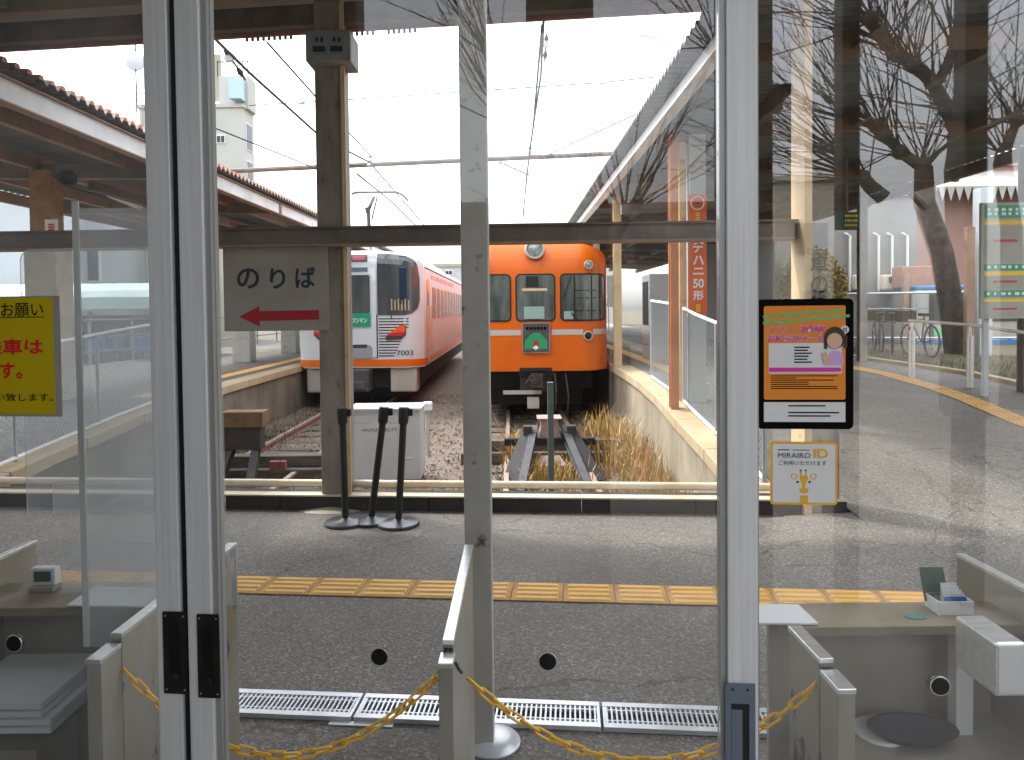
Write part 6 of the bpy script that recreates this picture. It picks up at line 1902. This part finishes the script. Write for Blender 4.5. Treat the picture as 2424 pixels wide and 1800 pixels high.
# bicycles
def bicycle(label, px, py, Y, ang, m):
    c = at(px, py, Y); z0 = ramp(Y) + .03
    rt = thing("bicycle", label, "bicycle", (c.x, Y, z0), "bicycles parked on the verge")
    R = Matrix.Translation((c.x, Y, z0)) @ Matrix.Rotation(ang, 4, 'Z')
    def P(a, h, s_=0): return R @ Vector((a, s_, h))
    for a in (-.52, .52):
        mb = MB(); mb.tube([P(a + .31 * math.cos(k * math.pi / 10), .33 + .31 * math.sin(k * math.pi / 10)) for k in range(20)], .021, 6, closed=True); w_ = mb.build("wheel", M['black'], rt)
        mb = MB()
        for k in range(8): mb.tube([P(a, .33), P(a + .3 * math.cos(k * math.pi / 4), .33 + .3 * math.sin(k * math.pi / 4))], .004, 3)
        mb.build("spokes", M['galv'], w_)
    mb = MB(); mb.tube([P(-.52, .33), P(-.1, .3), P(.38, .72), P(-.2, .78), P(-.1, .3)], .016, 6); mb.tube([P(-.52, .33), P(-.2, .72)], .012, 6); mb.tube([P(.52, .33), P(.38, .72), P(.34, .95)], .016, 6); mb.build("frame", m, rt)
    mb = MB(); mb.tube([P(.25, 1.0, -.26), P(.36, .98, -.1), P(.36, .98, .1), P(.25, 1.0, .26)], .013, 6); mb.build("handlebar", M['galv'], rt)
    mb = MB(); mb.beam(P(-.34, .86), P(-.08, .87), .14, .06); mb.tube([P(-.2, .78), P(-.21, .84)], .014, 6); mb.build("saddle", M['black'], rt)
    mb = MB(); b_ = [P(.46, .7, -.15), P(.78, .7, -.15), P(.78, .7, .15), P(.46, .7, .15)]; mb.prism(b_, (0, 0, .24)); mb.build("basket", M['dark2'], rt)
    mb = MB(); mb.beam(P(-.85, .7), P(-.36, .7), .13, .03); mb.build("carrier", M['dark2'], rt)
    return rt
bicycle("dark bicycle on the verge nearest the framed poster", 2078, 834, 16.2, rad(70), M['dark2'])
bicycle("dark bicycle with raised saddle beside the first, under the meters", 2112, 838, 15.4, rad(62), M['dark2'])
bicycle("bicycle behind the end of the handrail, seen end-on", 2176, 850, 14.4, rad(84), M['dark2'])
# handrail
hr = thing("handrail", "stainless handrail along the right ramp", "handrail", (6.1, 10.6, ramp(10.6)))
hp = [at(2158, 893, 10.6), at(2296, 936, 9.6)]
q0, q1 = Vector((hp[0].x, 10.6, ramp(10.6))), Vector((hp[1].x, 9.6, ramp(9.6)))
dv_ = (q1 - q0); q2 = q1 + dv_ * 1.6; q2.z = ramp(q2.y); q3 = q1 + dv_ * 3.2; q3.z = ramp(q3.y)
for q in (q0, q1, q2, q3):
    mb = MB(); mb.tube([q, q + Vector((0, 0, .72))], .045, 14); p_ = mb.build("post", M['chrome'], hr, smooth=True)
    mb = MB(); mb.tube([q + Vector((0, 0, .72)), q + Vector((0, 0, .86))], .018, 8); mb.build("stem", M['chrome'], p_, smooth=True)
mb = MB(); u_ = Vector((0, 0, .87)); mb.tube([q0 - dv_ * .03 + u_ - Vector((0, 0, .09)), q0 - dv_ * .05 + u_, q1 + u_, q2 + u_, q3 + u_], .024, 10); mb.build("rail", mat("warm_handrail", (.62, .52, .46), .35, .4), hr, smooth=True)
# yard fence rails
yf = thing("yard_fence", "low white pipe fence between the verge and the parked bus", "fence", (10, 17.2, .5))
for z in (.85, 1.95):
    mb = MB(); mb.tube([(8.3, 17.4, z), (16, 15.5, z)], .03, 6); mb.build("rail", M['galv'], yf)
for k in range(6):
    mb = MB(); x = 8.3 + 1.5 * k; y = 17.4 - 1.9 * (x - 8.3) / 7.7; mb.tube([(x, y, .5), (x, y, 1.97)], .03, 6); mb.build("post", M['galv'], yf)
# white column and notice board at the right edge
p = at(2325, 857, 14.2); mb = MB(); mb.box(p.x - .12, p.x + .14, 14.1, 14.35, p.z, 4.0)
single("white_column", mb, M['bldw'], "white canopy column on the verge left of the notice board", "column", bevel=.01)
p = at(2296, 800, 14.0); mb = MB(); mb.box(p.x - .1, p.x + .06, 13.95, 14.05, .5, 3.2); single("wooden_pole", mb, M['rust'], "brown wooden pole standing beside the white column", "pole")
Yn_ = 9.0
a_, b_ = at(2322, 755, Yn_), at(2560, 478, Yn_)
nb = thing("notice_board", "notice board with green and yellow printed bars at the right edge", "notice board", ((a_.x + b_.x) / 2, Yn_, ramp(Yn_)))
mb = MB(); mb.box(a_.x, b_.x, Yn_, Yn_ + .05, a_.z, b_.z); mb.build("board", mat("pale_board", (.3, .36, .31), .4, c2=(.36, .38, .32), scale=2), nb)
for x in (a_.x + .08, b_.x - .1):
    mb = MB(); mb.box(x, x + .06, Yn_ + .051, Yn_ + .11, ramp(Yn_) - .1, b_.z); mb.build("post", M['bldw'], nb)
bd = Board((a_.x, Yn_ - .001, a_.z), (1, 0, 0), (0, 0, 1)); W, H = b_.x - a_.x, b_.z - a_.z
def ky(v): return (755 - v) / 277 * H
for nm, m_, bars in (("green_bar", M['green'], ((484, 515), (625, 640), (688, 703))), ("yellow_bar", M['yellow'], ((521, 530), (642, 652), (708, 715))), ("white_panel", M['signw'], ((533, 615), (655, 684), (718, 750))), ("rose_bar", M['arrow'], ((566, 572), (664, 669), (730, 734)))):
    mb = MB()
    for y0, y1 in bars: bd.rect(mb, W * (.03 if nm != "rose_bar" else .12), W * (.36 if nm == "rose_bar" else .97 if nm != "white_panel" else .9), ky(y1), ky(y0), 1 if nm != "rose_bar" else 2)
    mb.build(nm, m_, nb)
mb = MB(); r2 = random.Random(21)
for y in (494, 504, 631, 695):
    for k in range(12): bd.rect(mb, W * (.06 + .07 * k), W * (.06 + .07 * k + r2.uniform(.02, .05)), ky(y + 4), ky(y - 3), 2)
mb.build("pale_print", M['palewhite'], nb)
# golden conifer
p = at(1935, 700, 17.5)
gt = thing("golden_conifer", "round golden evergreen behind the right kerb post", "tree", (p.x, 17.5, .5))
mb = MB(); mb.tube([(p.x, 17.5, .4), (p.x, 17.5, 2.6)], [.09, .04], 7); mb.build("trunk", M['bark'], gt)
mb = MB(); r3 = random.Random(31)
for i in range(9000):
    u, v, w_ = r3.gauss(0, 1), r3.gauss(0, 1), r3.gauss(0, 1); l = math.sqrt(u * u + v * v + w_ * w_); rr = r3.uniform(.55, 1.0)
    c = Vector((p.x - .1 + .8 * rr * u / l, 17.5 + .7 * rr * v / l, 2.0 + 1.1 * rr * w_ / l))
    s_ = r3.uniform(.05, .11); d1 = Vector((r3.uniform(-1, 1), r3.uniform(-1, 1), r3.uniform(-1, 1))).normalized() * s_; d2 = Vector((r3.uniform(-1, 1), r3.uniform(-1, 1), r3.uniform(-.2, 1))).normalized() * s_
    mb.add([c, c + d1, c + d1 * .6 + d2], [(0, 1, 2)])
mb.build("crown", M['gold'], gt, normals=False)
# ---- behind the viewer: what the glass mirrors
def limb(mb, pix, tv, r0, r1, jit=0.0):
    pts = [behind(x, y, tv + jit * i) for i, (x, y) in enumerate(pix)]
    n = len(pts); mb.tube(pts, [r0 + (r1 - r0) * i / (n - 1) for i in range(n)], 8)
    return pts
def shoots(mb, org, n, seed, ang, spread, lmin, lmax):
    """straight young shoots from a pollard knob; ang measured from up, towards -s (mirror left)"""
    r4 = random.Random(seed)
    for i in range(n):
        a = rad(ang + r4.gauss(0, spread)); L = r4.uniform(lmin, lmax)
        d = (-BU * math.sin(a) + Vector((0, 0, 1)) * math.cos(a) + BN * r4.uniform(-.35, .35)).normalized()
        bend = Vector((0, 0, r4.uniform(-.1, .25))) * L
        o = org + Vector((r4.uniform(-.08, .08), r4.uniform(-.08, .08), r4.uniform(-.05, .05)))
        p1 = o + d * L * .4 + bend * .1; p2 = o + d * L * .75 + bend * .4; p3 = o + d * L + bend
        p1 += Vector((r4.uniform(-.06, .06), r4.uniform(-.06, .06), r4.uniform(-.06, .06))); p2 += Vector((r4.uniform(-.1, .1), r4.uniform(-.1, .1), r4.uniform(-.1, .1))); k_ = r4.uniform(.7, 1.35); mb.tube([o, p1, p2, p3], [.014 * k_, .0105 * k_, .0075 * k_, .0035], 5)
        for k in range(r4.randint(1, 3)):
            q = p1.lerp(p3, r4.random()); dd = (d + Vector((r4.uniform(-.6, .6), r4.uniform(-.6, .6), r4.uniform(-.2, .6)))).normalized()
            LL = L * r4.uniform(.15, .45); mb.tube([q, q + dd * LL * .5 + Vector((0, 0, r4.uniform(-.05, .05))), q + dd * LL], [.008, .006, .003], 3)
def pollard(label, trunk, limbs, knobs, tv, r0, seed):
    b = behind(*trunk[0], tv)
    rt = thing("pollarded_tree", label, "tree", (b.x, b.y, 0), "bare street trees mirrored in the door glass")
    mb = MB(); pts = [Vector((b.x, b.y, -.05))] + [behind(x, y, tv) for x, y in trunk]; n = len(pts)
    mb.tube(pts, [r0 * (1.15 - .45 * i / (n - 1)) for i in range(n)], 12); mb.build("trunk", M['bark'], rt, smooth=True)
    mb = MB()
    for pix, ra, rb_ in limbs: limb(mb, pix, tv, ra, rb_, .08)
    for x, y, *_ in knobs:
        c = behind(x, y, tv); mb.lathe([(.02, -.12), (.1, -.06), (.12, .02), (.08, .1), (.01, .13)], c, 8)
    mb.build("limbs", M['bark'], rt, smooth=True)
    mb = MB()
    for i, (x, y, n_, ang, sp_, l0, l1) in enumerate(knobs): shoots(mb, behind(x, y, tv), n_, seed + i, ang, sp_, l0, l1)
    mb.build("shoots", M['bark'], rt)
TVT = 11.0
pollard("large bare pollarded tree mirrored in the right glass", [(2290, 720), (2283, 520), (2275, 400), (2282, 320)],
        [([(2282, 330), (2246, 262), (2210, 196), (2170, 152), (2108, 127), (2096, 90), (2060, 40)], .125, .05), ([(2225, 190), (2260, 120), (2268, 85)], .08, .05), ([(2285, 330), (2360, 290), (2424, 260)], .06, .03)],
        [(2100, 100, 22, 45, 34, 1.2, 3.0), (2120, 128, 16, 15, 36, 1.0, 2.8), (2165, 155, 12, -5, 34, 1, 2.6), (2262, 95, 20, -10, 40, 1.0, 2.6), (2060, 45, 14, 50, 28, 1, 2.4), (2210, 196, 10, 20, 45, .8, 2.2), (2246, 262, 8, 40, 45, .8, 2)], TVT, .26, 100)
pollard("leaning bare pollarded tree mirrored before the pink building", [(2262, 760), (2231, 600), (2190, 480), (2188, 396)],
        [([(2188, 396), (2140, 365), (2090, 315), (2075, 298)], .1, .055), ([(2190, 396), (2220, 362), (2262, 328)], .05, .03), ([(2095, 470), (2060, 440), (2045, 420)], .12, .1)],
        [(2075, 300, 22, 48, 22, 1.2, 2.9), (2090, 318, 14, 20, 28, 1.2, 2.4), (2188, 392, 16, 5, 35, 1, 2.3), (2262, 328, 8, -20, 28, .6, 1.4), (2045, 420, 26, 60, 22, 1.2, 3.0), (2000, 365, 22, 62, 20, 1.0, 2.8), (2130, 360, 12, 30, 40, 1, 2.6)], TVT + .6, .19, 200)
pollard("slim bare tree mirrored at the upper right corner", [(2400, 760), (2396, 540), (2375, 385), (2378, 360)],
        [([(2378, 366), (2395, 320), (2410, 285)], .09, .06)],
        [(2410, 285, 18, 15, 35, 1, 2.4), (2378, 362, 10, 40, 26, .8, 1.8)], TVT + .9, .16, 300)
pollard("bare tree mirrored over the orange train and the right canopy", [(1470, 800), (1458, 640), (1452, 560), (1478, 520)],
        [([(1452, 560), (1430, 500)], .07, .05)],
        [(1480, 516, 22, -28, 26, 1.2, 2.9), (1430, 500, 20, 42, 22, 1.5, 3.6), (1200, 300, 16, 28, 16, 1.5, 3.0), (1160, 130, 14, 25, 20, 1.2, 2.4), (1690, 120, 12, 20, 26, 1, 2)], TVT + .4, .15, 400)
# mirrored buildings across the street
TVB = 26.0
def mirbuild(name, label, px0, px1, ytop, tv, depth, m, extra=None):
    s0, _ = bld(px0, 600, tv); s1, _ = bld(px1, 600, tv); z1 = bld((px0 + px1) / 2, ytop, tv)[1]
    t1 = 2 * TDOOR - tv
    c = bpt((s0 + s1) / 2, t1); r_ = thing(name, label, "building", (c.x, c.y, 0), "buildings across the street mirrored in the glass")
    mb = MB(BM); mb.box(s0, s1, t1 - depth, t1, -.05, z1); mb.build("wall", m, r_)
    mb = MB(BM); mb.box(s0 - .15, s1 + .15, t1 - depth - .1, t1 + .15, z1 + .001, z1 + .25); mb.build("roof", m, r_)
    for j in range(2):
        for k in range(max(1, int((s1 - s0) / 2.6))):
            a = s0 + .8 + 2.6 * k
            mb = MB(BM); mb.box(a, a + 1.3, t1 + .002, t1 + .05, 1.0 + 2.8 * j, 2.3 + 2.8 * j)
            if 2.4 + 2.8 * j < z1: mb.build("window", M['wglass'], r_)
    return r_, s0, s1, t1, z1
mirbuild("white_building", "cream building across the street mirrored behind the bare branches", 1835, 2010, 430, TVB + 4, 8, M['bldc'])
mirbuild("grey_block", "dark grey block across the street mirrored left of the cream building", 800, 1790, 500, TVB + 6, 8, mat("dark_block_wall", (.12, .11, .1), .8))
# ================================================================== BELT POSTS (stanchions)
def stanchion(label, px, py, tx, ty):
    c = gnd(px, py); c.z = 0.0
    rt = thing("belt_post", label, "belt post", (c.x, c.y, 0), "black belt posts standing together before the kerb")
    top = at(tx, ty, c.y)
    d = (top - c).normalized()
    mb = MB(); mb.lathe([(.162, .004), (.162, .016), (.155, .024), (.05, .036), (.03, .05)], c, 32); mb.build("base", mat("dark_base", (.05, .052, .058), .35, .3) if "dark_base" not in bpy.data.materials else bpy.data.materials["dark_base"], rt, smooth=True)
    mb = MB(); mb.tube([c + d * .03, c + d * (top - c).length], .0265, 14); mb.build("pole", M['black'], rt, smooth=True)
    t_ = top
    mb = MB(); mb.tube([t_ - d * .1, t_ - d * .085, t_ - d * .0, t_ + d * .03], [.031, .038, .042, .04], 12); h_ = mb.build("head", M['black'], rt, smooth=True)
    mb = MB(); mb.box(t_.x + .03, t_.x + .066, t_.y - .02, t_.y + .02, t_.z - .035, t_.z + .02); mb.build("belt_clip", M['black'], h_)
    return rt
stanchion("black belt post leaning left, on the left of the three", 818, 1240, 810, 975)
stanchion("black belt post leaning right, in the middle of the three", 878, 1236, 909, 973)
stanchion("black belt post with its dish base overlapping, on the right of the three", 943, 1243, 956, 974)
